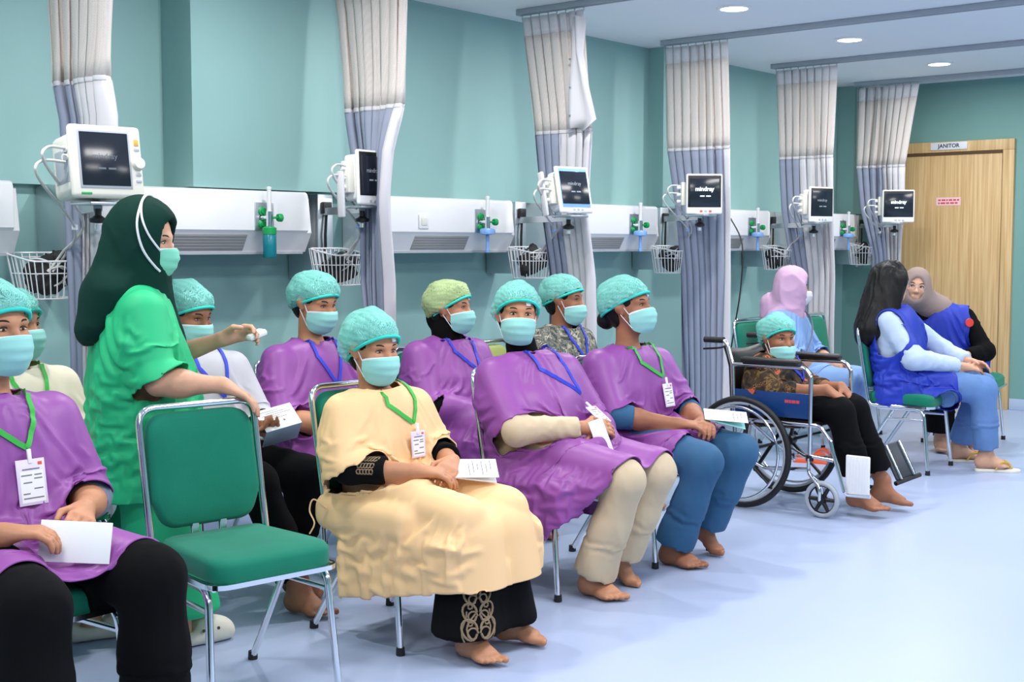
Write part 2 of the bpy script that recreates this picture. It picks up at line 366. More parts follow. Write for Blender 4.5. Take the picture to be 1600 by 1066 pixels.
    def nets(s):
        d = s.d; d[0] = d[-1] = 1; d[:, 0] = d[:, -1] = 1; d[:, :, 0] = d[:, :, -1] = 1
        ins = d < 0; n = d.shape; c = np.zeros((n[0] - 1, n[1] - 1, n[2] - 1), np.int8); sh = [(a, b, e) for a in (0, 1) for b in (0, 1) for e in (0, 1)]
        for a, b, e in sh: c += ins[a:n[0] - 1 + a, b:n[1] - 1 + b, e:n[2] - 1 + e]
        act = (c > 0) & (c < 8); idx = np.argwhere(act); ids = np.full(c.shape, -1, np.int32); ids[act] = np.arange(len(idx))
        vals = np.stack([d[idx[:, 0] + a, idx[:, 1] + b, idx[:, 2] + e] for a, b, e in sh], 1); acc = np.zeros((len(idx), 3)); cnt = np.zeros(len(idx))
        for i in range(8):
            for j in range(i + 1, 8):
                A, B = np.array(sh[i]), np.array(sh[j])
                if np.abs(A - B).sum() != 1: continue
                va, vb = vals[:, i], vals[:, j]; mk = (va < 0) != (vb < 0); t = va[mk] / (va[mk] - vb[mk]); acc[mk] += A + t[:, None] * (B - A); cnt[mk] += 1
        V = s.o + s.h * (idx + acc / cnt[:, None]); Fs = []
        for ax in range(3):
            o1, o2 = (ax + 1) % 3, (ax + 2) % 3; sa = [slice(1, -1)] * 3; sb = [slice(1, -1)] * 3; sa[ax] = slice(0, -1); sb[ax] = slice(1, None)
            A, B = ins[tuple(sa)], ins[tuple(sb)]
            for flip, mk in ((False, A & ~B), (True, ~A & B)):
                q = np.argwhere(mk)
                if not len(q): continue
                q[:, o1] += 1; q[:, o2] += 1; e1 = np.zeros(3, int); e1[o1] = 1; e2 = np.zeros(3, int); e2[o2] = 1
                g = lambda w: ids[w[:, 0], w[:, 1], w[:, 2]]; quad = np.stack([g(q - e1 - e2), g(q - e2), g(q), g(q - e1)], 1); Fs.append(quad[:, ::-1] if flip else quad)
        F = np.concatenate(Fs) if Fs else np.zeros((0, 4), int); return V, F[(F >= 0).all(1)]
def vnormals(V, F):
    n = np.cross(V[F[:, 2]] - V[F[:, 0]], V[F[:, 3]] - V[F[:, 1]]); N = np.zeros_like(V)
    for k in range(4):
        for a in range(3): N[:, a] += np.bincount(F[:, k], n[:, a], len(V))
    return N / np.maximum(np.linalg.norm(N, axis=1), 1e-9)[:, None]
def relax(V, F, it=1):
    for _ in range(it):
        A = np.zeros_like(V); c = np.zeros(len(V))
        for k in range(4):
            i, j = F[:, k], F[:, (k + 1) % 4]
            for a in range(3): A[:, a] += np.bincount(i, V[j, a], len(V)) + np.bincount(j, V[i, a], len(V))
            c += np.bincount(i, minlength=len(V)) + np.bincount(j, minlength=len(V))
        V = V * 0.4 + 0.6 * A / np.maximum(c, 1)[:, None]
    return V
def wrinkle(V, F, amp, freq, seed=0, aniso=(1, 1, 1)):
    """sharp-crested folds along the surface normals"""
    if amp <= 0: return V
    p = V * np.array(aniso) * freq; p = p + 1.1 * np.stack([vnoise(p * .8, seed + 11), vnoise(p * .8, seed + 12), vnoise(p * .8, seed + 13)], 1); v = 0
    for k, (f, g) in enumerate(((1, 1.0), (2.1, .5), (4.3, .2))):
        r = 1 - np.abs(2 * vnoise(p * f, seed + 3 * k) - 1); v = v + g * (r ** 2.5 - .3)
    return V + vnormals(V, F) * (amp * v)[:, None]
# ------------------------------------------------------------------ people
A3 = lambda *p: np.array(p, float)
def lerp(a, b, t): return np.array(a, float) * (1 - t) + np.array(b, float) * t
def unit(v): v = np.array(v, float); return v / np.linalg.norm(v)
def seated(**o):
    J = dict(pel=(0, 0, .55), hc=(-.05, 0, 1.12), yaw=0, pit=0, rol=0, shR=(-.05, -.175, .88), shL=(-.05, .175, .88),
             elR=(.03, -.24, .63), elL=(.03, .24, .63), wrR=(.26, -.09, .61), wrL=(.26, .09, .61), knR=(.46, -.12, .49), knL=(.46, .12, .49),
             anR=(.44, -.11, .085), anL=(.44, .11, .085), ftR=(0, 0), ftL=(0, 0), hdR=((1, .55, -.1), (0, .7, -1), .5), hdL=((1, -.55, -.1), (0, -.7, -1), .5), bulk=1.0, belly=0.0, seat=(.09, 0, .445))
    J.update(o); return J
def head_rot(J): return np.array(Euler((R(J['rol']), -R(J['pit']), R(J['yaw'])), 'XYZ').to_matrix())
def torso(F, J, g, k=.07):
    """pelvis, waist, chest and shoulder masses, grown by g"""
    b = J['bulk']; pel = A3(*J['pel']); sR, sL = A3(*J['shR']), A3(*J['shL']); sm = (sR + sL) / 2; lat = unit((sL - sR) * A3(1, 1, 0)); y = A3(0, 1, 0); fwd = A3(lat[1], -lat[0], 0)
    base = sm - A3(0, 0, .02)
    F.cap(pel - y * .075 * b, pel + y * .075 * b, .115 * b + g, k=k)
    m = lerp(pel, base, .42); l2 = unit(lerp(y, lat, .5)); F.cap(m - l2 * .062 * b, m + l2 * .062 * b, .104 * b + g, k=k)
    c = lerp(pel, base, .72); F.cap(c - lat * .075 * b, c + lat * .075 * b, .108 * b + g, k=k)
    for s in (sR, sL): q = s + (sm - s) * .22; F.cap(q - A3(0, 0, .01), sm - A3(0, 0, -.005), .06 * b + g, .068 + g, k=k)
    if J['belly']: F.ell(lerp(pel, base, .3) + fwd * .05, A3(.11, .13, .13) * (b + J['belly']) + g, k=k)
    if J.get('bust'):
        for s in (-1, 1): F.ell(c + fwd * .085 * b + lat * .065 * s - A3(0, 0, .015), A3(.055, .065, .06) * J['bust'] + g, k=.05)
    return sm, base
def neck_pts(J):
    sm = (A3(*J['shR']) + A3(*J['shL'])) / 2; H = head_rot(J); return sm + A3(-.005, 0, .01), A3(*J['hc']) + H @ A3(-.02, 0, -.06)
def hand(F, w, d, n, curl, side, sc=1.0, spread=.012):
    d = unit(d); n = np.array(n, float); n = unit(n - d * (n @ d)); s = np.cross(n, d) * (1 if side == 'L' else -1)
    F.cap(w, w + d * .03 * sc, .023 * sc, .022 * sc, k=.02)
    for q, r in ((-.026, .014), (-.009, .0155), (.009, .0155), (.024, .0145)): F.cap(w + d * .02 * sc + s * q * .6 * sc, w + d * .085 * sc + s * q * sc, r * sc, .0115 * sc, k=.012)
    for q, L in ((-.031, .058), (-.0105, .072), (.0105, .078), (.030, .068)):
        p = w + d * .086 * sc + s * q * sc; a = 0; dirn = unit(d + s * q * 5 * spread / .012 * .25); ln = L * sc
        for f, r0, r1 in ((.45, .0098, .0090), (.31, .0090, .0083), (.24, .0083, .0070)):
            a += curl * .75; v = dirn * math.cos(a) + n * math.sin(a); e = p + v * ln * f * 1.05; F.cap(p, e, r0 * sc, r1 * sc, k=.003); p = e
    p = w + d * .022 * sc + s * .024 * sc; v = unit(d * .75 + s * .7 + n * (.15 + .4 * curl)); e = p + v * .048 * sc; F.cap(p, e, .0135 * sc, .0108 * sc, k=.012)
    v = unit(d * .95 + s * (.25 - .35 * curl) + n * (.15 + .5 * curl)); e2 = e + v * .034 * sc; F.cap(e, e2, .0106 * sc, .0086 * sc, k=.004)
def foot(F, an, yaw, pit, side, sc=1.0):
    """pit lifts the heel: the ball stays low and the toes stay flat"""
    an = A3(*an); c, s_ = math.cos(R(yaw)), math.sin(R(yaw)); f0 = A3(c, s_, 0); cp, sp = math.cos(R(pit)), math.sin(R(pit)); f = f0 * cp - A3(0, 0, sp); u = f0 * sp + A3(0, 0, cp); l = A3(-s_, c, 0) * (1 if side == 'L' else -1)
    P = lambda x, y, z: an + (f * x + l * y + u * z) * sc
    F.cap(P(0, 0, .04), P(-.005, 0, -.02), .034 * sc, .037 * sc, k=.03); F.ell(P(-.035, 0, -.045), A3(.036, .031, .036) * sc, k=.025)
    F.cap(P(-.02, .004, -.045), P(.09, .02, -.062), .033 * sc, .021 * sc, k=.03); F.cap(P(-.01, 0, -.01), P(.10, -.012, -.055), .03 * sc, .022 * sc, k=.035)
    for i, (y, L, r) in enumerate(((-.03, .052, .0135), (-.008, .052, .0095), (.010, .046, .009), (.026, .039, .0085), (.040, .031, .0085))):
        b = P(.105 - max(i, .6) * .007, y, -.064); b[2] = max(b[2], .016) if an[2] < .25 else b[2]; F.cap(P(.06, y * .75, -.058), b, .016 * sc, max(r, .010) * sc, k=.015)
        t = b + (f0 + l * (-.06 + .05 * i)) * L * sc * .9; t[2] = b[2] - .002; F.cap(b, t, r * 1.0 * sc, r * sc, k=.004)
def body_sdf(F, J):
    keep = F.d.copy()
    if J.get('seat'): F.rbox(J['seat'], (.215, .222, .045), .03, k=0)
    for a, b, r0, r1 in J.get('coll', ()): F.cap(a, b, r0, r1, k=0)
    F.cap(J['pel'], A3(*J['pel']) - A3(.0, 0, .02), .13 * J['bulk'], k=.02); r = (F.o, F.h, F.d.copy()); F.d = keep; return r
def body(P, J, h, skinm, nolegs=False, feet=True, hands=('R', 'L')):
    H = head_rot(J); hc = A3(*J['hc']); b = J['bulk']; hs = J.get('hs', 1.0)
    pts = [A3(*J[k]) for k in ('pel', 'hc', 'shR', 'shL', 'elR', 'elL', 'wrR', 'wrL', 'knR', 'knL', 'anR', 'anL')]
    lo = np.min(pts, 0) - .22; hi = np.max(pts, 0) + .22; lo[2] = max(lo[2], -.03); F = SDF(lo, hi, h)
    torso(F, J, -.012)
    n0, n1 = neck_pts(J); F.cap(n0 - A3(0, 0, .03), n1, .056 * hs, .05 * hs, k=.05)
    for sd in 'RL':
        sh, el, wr, kn, an = (A3(*J[q + sd]) for q in ('sh', 'el', 'wr', 'kn', 'an')); hip = A3(*J['pel']) + A3(.01, .085 * (1 if sd == 'L' else -1), -.005)
        F.cap(sh, el, .046 * b, .037 * b, k=.04); F.cap(el, lerp(el, wr, .35), .037 * b, .040 * b, k=.02); F.cap(lerp(el, wr, .3), wr, .040 * b, .025, k=.03)
        F.cap(hip, kn, .082 * b, .056 * b, k=.05); F.cap(kn, lerp(kn, an, .35), .054 * b, .052 * b, k=.03); F.cap(lerp(kn, an, .3), an, .052 * b, .034, k=.03)
    T = lambda x, y, z: hc + H @ (A3(x, y, z) * hs)
    E = lambda c, r, k=.02, op='add': F.ell(T(*c), A3(*r) * hs, H, k, op)
    C = lambda a, c, r0, r1, k=.015: F.cap(T(*a), T(*c), r0 * hs, r1 * hs, k)
    E((-.008, 0, .025), (.096, .076, .092), .03); E((.026, 0, -.04), (.064, .058, .078), .035); C((.058, -.012, -.094), (.058, .012, -.094), .021, .021, .03)
    for s in (-1, 1):
        E((.092, .031 * s, .004), (.018, .020, .012), .014, 'sub'); C((.084, .010 * s, .021), (.066, .050 * s, .021), .010, .010, .014); E((.060, .040 * s, -.026), (.026, .024, .022), .02)
        E((.094, .014 * s, -.038), (.012, .009, .008), .008); C((-.012, .07 * s, .0), (-.012, .076 * s, .0), .02, .02, .02); E((-.012, .080 * s, .002), (.020, .007, .031), .006); C((-.002, .077 * s, -.024), (.0, .078 * s, -.03), .008, .007, .006)
    C((.085, 0, .004), (.108, 0, -.030), .009, .0125); E((.107, 0, -.034), (.012, .011, .010), .008)
    C((.089, -.018, -.064), (.089, .018, -.064), .0065, .0065, .008); C((.087, -.014, -.073), (.087, .014, -.073), .0075, .0075, .008)
    for sd in hands: hand(F, A3(*J['wr' + sd]), *J['hd' + sd], sd, J.get('hsc', 1.0))
    if feet:
        for sd in 'RL': foot(F, J['an' + sd], *J['ft' + sd], sd, J.get('fsc', 1.0))
    J['sdf'] = body_sdf(F, J); V, Fc = F.nets(); o = link('body', fast_mesh('body', V, Fc), skinm, P); J['bv'] = BVHTree.FromPolygons([tuple(v) for v in V], [tuple(int(i) for i in f) for f in Fc]) if min(h, 1) < 1 else None
    # eyes and brows
    Hm = Matrix.Translation(Vector(hc)) @ Matrix(H.tolist()).to_4x4() @ Matrix.Scale(hs, 4)
    look = J.get('gaze', 0)
    for s in (-1, 1):
        m = MB(); V_, F_ = [], []; n = 12
        def almond(cx, cy, cz, rx, ry, rz, mi):
            bm = bmesh.new(); bmesh.ops.create_uvsphere(bm, u_segments=12, v_segments=8, radius=1.0); m.add([(cx + v.co.x * rx, cy + v.co.y * ry, cz + v.co.z * rz) for v in bm.verts], [[q.index for q in f.verts] for f in bm.faces], mi); bm.free()
        almond(.0775, .031 * s, .002, .0065, .0145, .0046 * J.get('eyeopen', .8), 0)
        e = m.build('eye', M_EYEW, P, Hm)
        m = MB(); almond(.0805, .031 * s + look * .004, .002, .0055, .0056, .0046 * J.get('eyeopen', .8), 0); m.build('iris', M_IRIS, e)
        arc = [(.0815, .017 * s, .0055), (.0845, .026 * s, .0095), (.083, .036 * s, .0088), (.077, .046 * s, .004)]
        lid = tube('eyelid', spline(arc, 4), .0016, M_BROW, e, 5)
        br = [(.091, .015 * s, .0205), (.0885, .026 * s, .0265), (.081, .040 * s, .027), (.071, .051 * s, .021)]
        tube('eyebrow', spline(br, 4), [.0026] * 4 + [.003] * 6 + [.0018] * 3, M_BROW, P, 6, mtx=Hm)
    return o, Hm
def cloth(P, name, F, m, amp=.004, freq=6, seed=0, aniso=(1, 1, 1), smooth=2):
    V, Fc = F.nets(); V = relax(V, Fc, smooth); V = wrinkle(V, Fc, amp, freq, seed, aniso); o = link(name, fast_mesh(name, V, Fc), m, P); o['_bv'] = 0; del o['_bv']; return o, V, Fc
def bounds(J, keys, pad):
    pts = [A3(*J[k]) for k in keys]; return np.min(pts, 0) - pad, np.max(pts, 0) + pad
def sample(sd, p):
    """trilinear lookup in a distance grid"""
    o, h, d = sd; q = (p - o) / h; n = np.array(d.shape); q = np.clip(q, 0, n - 1.001); i = q.astype(np.int64); f = (q - i).astype(np.float32); r = 0
    fl = d.ravel(); st = (i[:, 0] * n[1] + i[:, 1]) * n[2] + i[:, 2]
    for a in (0, 1):
        wa = f[:, 0] if a else 1 - f[:, 0]
        for b in (0, 1):
            wb = wa * (f[:, 1] if b else 1 - f[:, 1])
            for c in (0, 1): r = r + fl[st + (a * n[1] + b) * n[2] + c] * (wb * (f[:, 2] if c else 1 - f[:, 2]))
    return r
def drape(V, F, J, eps=(.06, .06, .06), iters=60, ka=.03, kb=.12, grav=.0006, gap=.006, seed=0, patch=4.0):
    """let an oversized cloth buckle over the body: edge lengths are enlarged, then relaxed under gravity and body contact"""
    x0 = V.copy(); E = np.concatenate([F[:, [0, 1]], F[:, [1, 2]], F[:, [2, 3]], F[:, [3, 0]], F[:, [0, 2]], F[:, [1, 3]]]); E.sort(1); E = np.unique(E, axis=0); i, j = E[:, 0], E[:, 1]
    d = V[j] - V[i]; L = np.linalg.norm(d, axis=1); u2 = (d / np.maximum(L, 1e-9)[:, None]) ** 2; m = (V[i] + V[j]) / 2
    L0 = L * (1 + (u2 @ np.array(eps)) * (.25 + 1.5 * vnoise(m * patch, seed + 21))); deg = np.bincount(i, minlength=len(V)) + np.bincount(j, minlength=len(V)); iv = 1.0 / np.maximum(deg, 1)
    x = V + vnormals(V, F) * (.010 * (vnoise(V * 11, seed) + .6 * vnoise(V * 23, seed + 4) - .8))[:, None]; xp = x.copy(); n = len(V); sd = J.get('sdf'); kw = np.full(n, ka)
    if J.get('pin') is not None:
        for c, r_ in J['pin']: kw = np.maximum(kw, .25 * np.exp(-(np.linalg.norm(V - c, axis=1) / r_) ** 4))
    kw = kw[:, None]
    for it in range(iters):
        v = (x - xp) * .88; xp = x.copy(); x = x + v; x[:, 2] -= grav
        for _ in range(2):
            d = x[j] - x[i]; l = np.sqrt((d * d).sum(1)); c = d * ((l - L0) / np.maximum(l, 1e-9) * .5)[:, None]
            for a in range(3): x[:, a] += (np.bincount(i, c[:, a], n) - np.bincount(j, c[:, a], n)) * iv * 2.2
        lap = np.empty_like(x)
        for a in range(3): lap[:, a] = (np.bincount(i, x[j, a], n) + np.bincount(j, x[i, a], n)) * iv
        x += kb * (lap - x); x += kw * (x0 - x)
        if sd is not None and it % 2 == 0:
            s = sample(sd, x); k = np.where(s < gap)[0]
            if len(k):
                q = x[k]; e = .004; g = np.stack([sample(sd, q + np.eye(3)[a] * e) - sample(sd, q - np.eye(3)[a] * e) for a in range(3)], 1); g /= np.maximum(np.linalg.norm(g, axis=1), 1e-6)[:, None]; x[k] += g * np.minimum(gap - s[k], .02)[:, None]
    return x
def open_cut(F, d0):
    """mesh the cut field and drop the faces that only close the cuts, leaving true open hems"""
    V, Q = F.nets(); s = sample((F.o, F.h, d0), V); ok = s > -.55 * F.h; Q = Q[ok[Q].all(1)]; used = np.unique(Q); mp = np.full(len(V), -1); mp[used] = np.arange(len(used)); return V[used], mp[Q]
def catmull(V, Q):
    """one Catmull-Clark step on a quad mesh with open borders"""
    n = len(V); fc = V[Q].mean(1); E = np.stack([Q, np.roll(Q, -1, 1)], 2).reshape(-1, 2); key = np.sort(E, 1); u, inv, cnt = np.unique(key, axis=0, return_inverse=True, return_counts=True); inv = inv.ravel(); m = len(u)
    mid = (V[u[:, 0]] + V[u[:, 1]]) / 2; fi = np.repeat(np.arange(len(Q)), 4); fs = np.stack([np.bincount(inv, fc[fi, k], m) for k in range(3)], 1); inner = cnt == 2; ep = mid.copy(); ep[inner] = (mid[inner] * 2 + fs[inner]) / 4
    acc = lambda idx, w: np.stack([np.bincount(idx, w[:, k], n) for k in range(3)], 1)
    val = np.bincount(u.ravel(), minlength=n); R_ = acc(u[:, 0], mid) + acc(u[:, 1], mid); Fs = acc(Q.ravel(), np.repeat(fc, 4, 0)); fn = np.maximum(np.bincount(Q.ravel(), minlength=n), 1); vv = np.maximum(val, 1)[:, None]
    vp = (Fs / fn[:, None] + 2 * R_ / vv + (vv - 3) * V) / vv; b = u[~inner]; bm = mid[~inner]; bn = np.bincount(b.ravel(), minlength=n); br = acc(b[:, 0], bm) + acc(b[:, 1], bm); on = bn > 0; vp[on] = V[on] * .5 + .5 * br[on] / bn[on][:, None]
    e = inv.reshape(-1, 4) + n; f = np.arange(len(Q)) + n + m; quads = [np.stack([Q[:, k], e[:, k], f, e[:, k - 1]], 1) for k in range(4)]
    return np.concatenate([vp, ep, fc]), np.concatenate(quads)
def dress_up(P, name, V, Q, m, thick=.004, sub=1):
    for _ in range(sub): V, Q = catmull(V, Q)
    o = link(name, fast_mesh(name, V, Q), m, P)
    md = o.modifiers.new('thickness', 'SOLIDIFY'); md.thickness = thick; md.offset = -1; md.use_rim_only = True; return o
def gown(P, J, m, name='gown', h=.015, g=.024, sl=(.075, .088), send=.92, skirt=None, hem=(), neckr=.078, seed=0, neckdx=.02, thigh=.105, lap=1.0, long=False, hang=None, eps=(.12, .12, .18), iters=150, ka=.008, kb=.05, gap=.024, grav=.0006, sub=1, wrist=.96):
    """loose garment: torso, sleeves to `send` of the upper arm, a lap cover to `lap` of the thigh; draped by relaxation"""
    lo, hi = bounds(J, ('pel', 'shR', 'shL', 'elR', 'elL', 'knR', 'knL'), .22); lo[2] = max(lo[2] - .25, .03); hi[2] = max(J['shR'][2], J['shL'][2]) + .14
    if long: l2, h2 = bounds(J, ('wrR', 'wrL'), .12); lo = np.minimum(lo, l2); hi = np.maximum(hi, h2)
    F = SDF(lo, hi, h); sm, base = torso(F, J, g, .09); y = A3(0, 1, 0); G = SDF(lo, hi, h); n0, n1 = neck_pts(J)
    F.cap(n0 - A3(0, 0, .02), lerp(n0, n1, .35), neckr - .012, neckr - .022, k=.05)
    for sd in 'RL':
        sh, el = A3(*J['sh' + sd]), A3(*J['el' + sd]); F.cap(lerp(sh, sm, .1), lerp(sh, el, .18 if send else 0), sl[0], sl[0], k=.05)
        if lap:
            s = 1 if sd == 'L' else -1; hip = A3(*J['pel']) + A3(0, .085 * s, 0); kn = A3(*J['kn' + sd]); F.cap(hip, lerp(hip, kn, lap), thigh, thigh * .82, k=.06)
    if lap:
        kR, kL = lerp(J['pel'], J['knR'], lap), lerp(J['pel'], J['knL'], lap); F.cap(J['pel'], (kR + kL) / 2, thigh * .95, thigh * .7, k=.08)
    for (c, hs, rd, yw) in (skirt or ()): F.rbox(c, hs, rd, np.array(Matrix.Rotation(R(yw), 3, 'Z')), k=.05)
    for q in (hang or ()): F.cap(*q, k=.05)
    T0 = F.d.copy()
    if not send:
        for sd in 'RL': sh = A3(*J['sh' + sd]); F.ell(sh + unit(sh - sm) * .055 + A3(.005, 0, -.03), (.075, .075, .115), k=.01, op='sub')
    for (q, n, l, u) in hem: F.plane(q, n, l, u)
    F.cap(lerp(n0, n1, .05), n1 + (n1 - n0) * 1.2 + A3(neckdx, 0, 0), neckr - .006, neckr + .03, k=.004, op='sub')
    S0 = np.full_like(F.d, 9.0); SC_ = S0.copy()
    for sd in ('RL' if send else ''):
        G.d[:] = 9.0; sh, el, wr = A3(*J['sh' + sd]), A3(*J['el' + sd]), A3(*J['wr' + sd]); d = unit(el - sh); G.cap(sh, lerp(sh, el, 1.12), sl[0], sl[1], k=0); c = lerp(sh, el, send)
        if long: G.cap(el, wr, sl[1] * .95, .052, k=.03); d = unit(wr - el); c = lerp(el, wr, wrist)
        S0 = np.minimum(S0, G.d); G.plane(c, d, *( (np.minimum(el, wr) - .15, np.maximum(el, wr) + .15) if long else (None, None))); SC_ = np.minimum(SC_, G.d)
    T1 = F.d.copy(); k = .035; hh = np.maximum(k - np.abs(T1 - SC_), 0) / k; F.d = np.minimum(T1, SC_) - hh * hh * (k * .25)
    V, Q = F.nets(); sm_ = lambda a: sample((F.o, h, a), V); bad = ((sm_(T0) < -.55 * h) & (sm_(SC_) > .3 * h)) | ((sm_(S0) < -.55 * h) & (sm_(T1) > .3 * h))
    ok = ~bad; Q = Q[ok[Q].all(1)]; used = np.unique(Q); mp = np.full(len(V), -1); mp[used] = np.arange(len(used)); V, Q = V[used], mp[Q]
    V = relax(V, Q, 1); J['pin'] = [(n0 + A3(.01, 0, .01), .125)]; V = drape(V, Q, J, eps, iters, ka, kb, grav, gap, seed)
    return dress_up(P, name, V, Q, m, sub=sub), V, Q
def trousers(P, J, m, h=.017, thigh=.092, knee=.076, calf=.068, hemr=.076, end=.93, amp=.007, seed=4, standing=False, k=.04, eps=(.03, .03, .04), iters=60, sub=1):
    lo, hi = bounds(J, ('pel', 'knR', 'knL', 'anR', 'anL'), .17); lo[2] = max(lo[2], .0); F = SDF(lo, hi, h); pel = A3(*J['pel']); y = A3(0, 1, 0); b = J['bulk']
    F.cap(pel - y * .075 * b, pel + y * .075 * b, .118 * b + .006, k=.05)
    for sd in 'RL':
        s = 1 if sd == 'L' else -1; hip = pel + A3(.0, .085 * s, -.005); kn, an = A3(*J['kn' + sd]), A3(*J['an' + sd])
        F.cap(hip, kn, thigh * b + .004, knee, k=k); F.cap(kn, lerp(kn, an, .5), knee, calf, k=.03); F.cap(lerp(kn, an, .45), lerp(kn, an, 1.06), calf, hemr, k=.03)
    d0 = F.d.copy()
    for sd in 'RL':
        kn, an = A3(*J['kn' + sd]), A3(*J['an' + sd]); d = unit(an - kn); e = lerp(kn, an, end); q = np.array(axes(d, (1, 0, .02)).to_3x3()); F.rbox(e + d * .15, (.15, .14, .14), .002, q, k=0, op='sub')
    V, Q = open_cut(F, d0); V = relax(V, Q, 1); J['pin'] = [(lerp(J['kn' + sd], J['an' + sd], end), .15) for sd in 'RL']; V = drape(V, Q, J, eps, iters, .03, .05, .0004, .006, seed); V = wrinkle(V, Q, .0055, 7, seed, (1, 1, .45)); return dress_up(P, 'trousers', V, Q, m, sub=sub), V, Q
def sleeves(P, J, m, name='undershirt', r0=.052, r1=.038, end=.88, start=.55, collar=0, h=.008, amp=.004, which='RL', tors=False):
    lo, hi = bounds(J, ('shR', 'shL', 'elR', 'elL', 'wrR', 'wrL'), .12)
    if collar: lo, hi = np.minimum(lo, A3(*J['hc']) - .2), np.maximum(hi, A3(*J['hc']) + .05)
    if tors: lo[2] = min(lo[2], J['pel'][2])
    F = SDF(lo - (.12 if tors else 0), hi + (.05 if tors else 0), h)
    if tors: torso(F, J, .008)
    for sd in which:
        sh, el, wr = (A3(*J[q + sd]) for q in ('sh', 'el', 'wr')); b = J['bulk']; F.cap(lerp(sh, el, start), el, r0 * b, r0 * b, k=.02); F.cap(el, lerp(el, wr, end), r0 * b, r1 * b, k=.03)
        d = unit(wr - el); e = lerp(el, wr, end); F.rbox(e + d * .05, (.05, .09, .09), .002, np.array(axes(d, (0, .02, 1)).to_3x3()), k=0, op='sub'); 
    if collar:
        n0, n1 = neck_pts(J); F.cap(n0 - A3(0, 0, .03), lerp(n0, n1, collar), .073, .064, k=.02)
    return cloth(P, name, F, m, amp, 12, 3)
def surgical_cap(P, Hm, m=None, seed=0, size=1.0, tilt=0.0, puff=0.0, h=.0065, m2=None):
    """bouffant cap built in head coordinates"""
    F = SDF((-.20, -.15, -.12), (.15, .15, .20), h); s = size
    F.ell((-.018 - puff * .4, 0, .048 + puff * .25), (.118 * s + puff * .4, .096 * s, .094 * s + puff * .3), k=.0)
    F.ell((-.06 - puff, 0, .01), (.078 * s, .082 * s, .075 * s), k=.05)
    p0 = A3(.092, 0, .058); p1 = A3(-.105, 0, -.062 + tilt); d = unit(p1 - p0); n = A3(d[2], 0, -d[0]); n = n if n[2] < 0 else -n
    F.shell(.012); F.plane(lerp(p0, p1, .5), n)
    V, Fc = F.nets(); V = relax(V, Fc, 1)
    # ruched pleats running back from the elastic edge
    ang = np.arctan2(V[:, 1], V[:, 2] - .02); q = (V - lerp(p0, p1, .5)) @ (-n); f = np.exp(-np.maximum(q, 0) / .05)
    V = V + vnormals(V, Fc) * (.0022 * np.sin(ang * 30 + 5 * vnoise(V * 20, seed)) * (.25 + f) + .022 * (vnoise(V * 17, seed) - .5) + .010 * (vnoise(V * 38, seed + 2) - .5))[:, None]
    o = link('surgical_cap', fast_mesh('surgical_cap', V, Fc), m or M_CAP, P, Hm)
    # elastic edge
    pts = []; c = lerp(p0, p1, .5); L = np.linalg.norm(p1 - p0) / 2
    for i in range(36):
        a = 2 * math.pi * i / 36; best = None; dr = d * math.cos(a) + A3(0, 1, 0) * math.sin(a); r = .02
        while r < .16:
            x = c + dr * r; k = min(((x[0] + .018 + puff * .4) / (.118 * s + puff * .4)) ** 2 + (x[1] / (.096 * s)) ** 2 + ((x[2] - .048 - puff * .25) / (.094 * s + puff * .3)) ** 2, ((x[0] + .06 + puff) / (.078 * s)) ** 2 + (x[1] / (.082 * s)) ** 2 + ((x[2] - .01) / (.075 * s)) ** 2)
            if k > 1: break
            r += .004
        pts.append(c + dr * (r - .004) + n * .002)
    tube('elastic_edge', spline(pts, 2, True), .0065, m2 or M_CAPR, o, 7, True); return o
def hair(P, Hm, m=None, bun=False, name='hair'):
    F = SDF((-.2, -.12, -.16), (.13, .12, .16), .007); F.ell((-.014, 0, .03), (.097, .080, .094), k=0); F.ell((-.045, 0, -.02), (.066, .072, .075), k=.03)
    if bun: F.ell((-.125, 0, -.045), (.042, .045, .042), k=.015)
    F.ell((.075, 0, -.045), (.075, .075, .10), k=.01, op='sub'); F.rbox((.0, 0, -.06), (.03, .12, .045), .01, k=.01, op='sub')
    V, Fc = F.nets(); V = wrinkle(V, Fc, .003, 30, 2, (1, 3, 1)); return link(name, fast_mesh(name, V, Fc), m or M_HAIR, P, Hm)
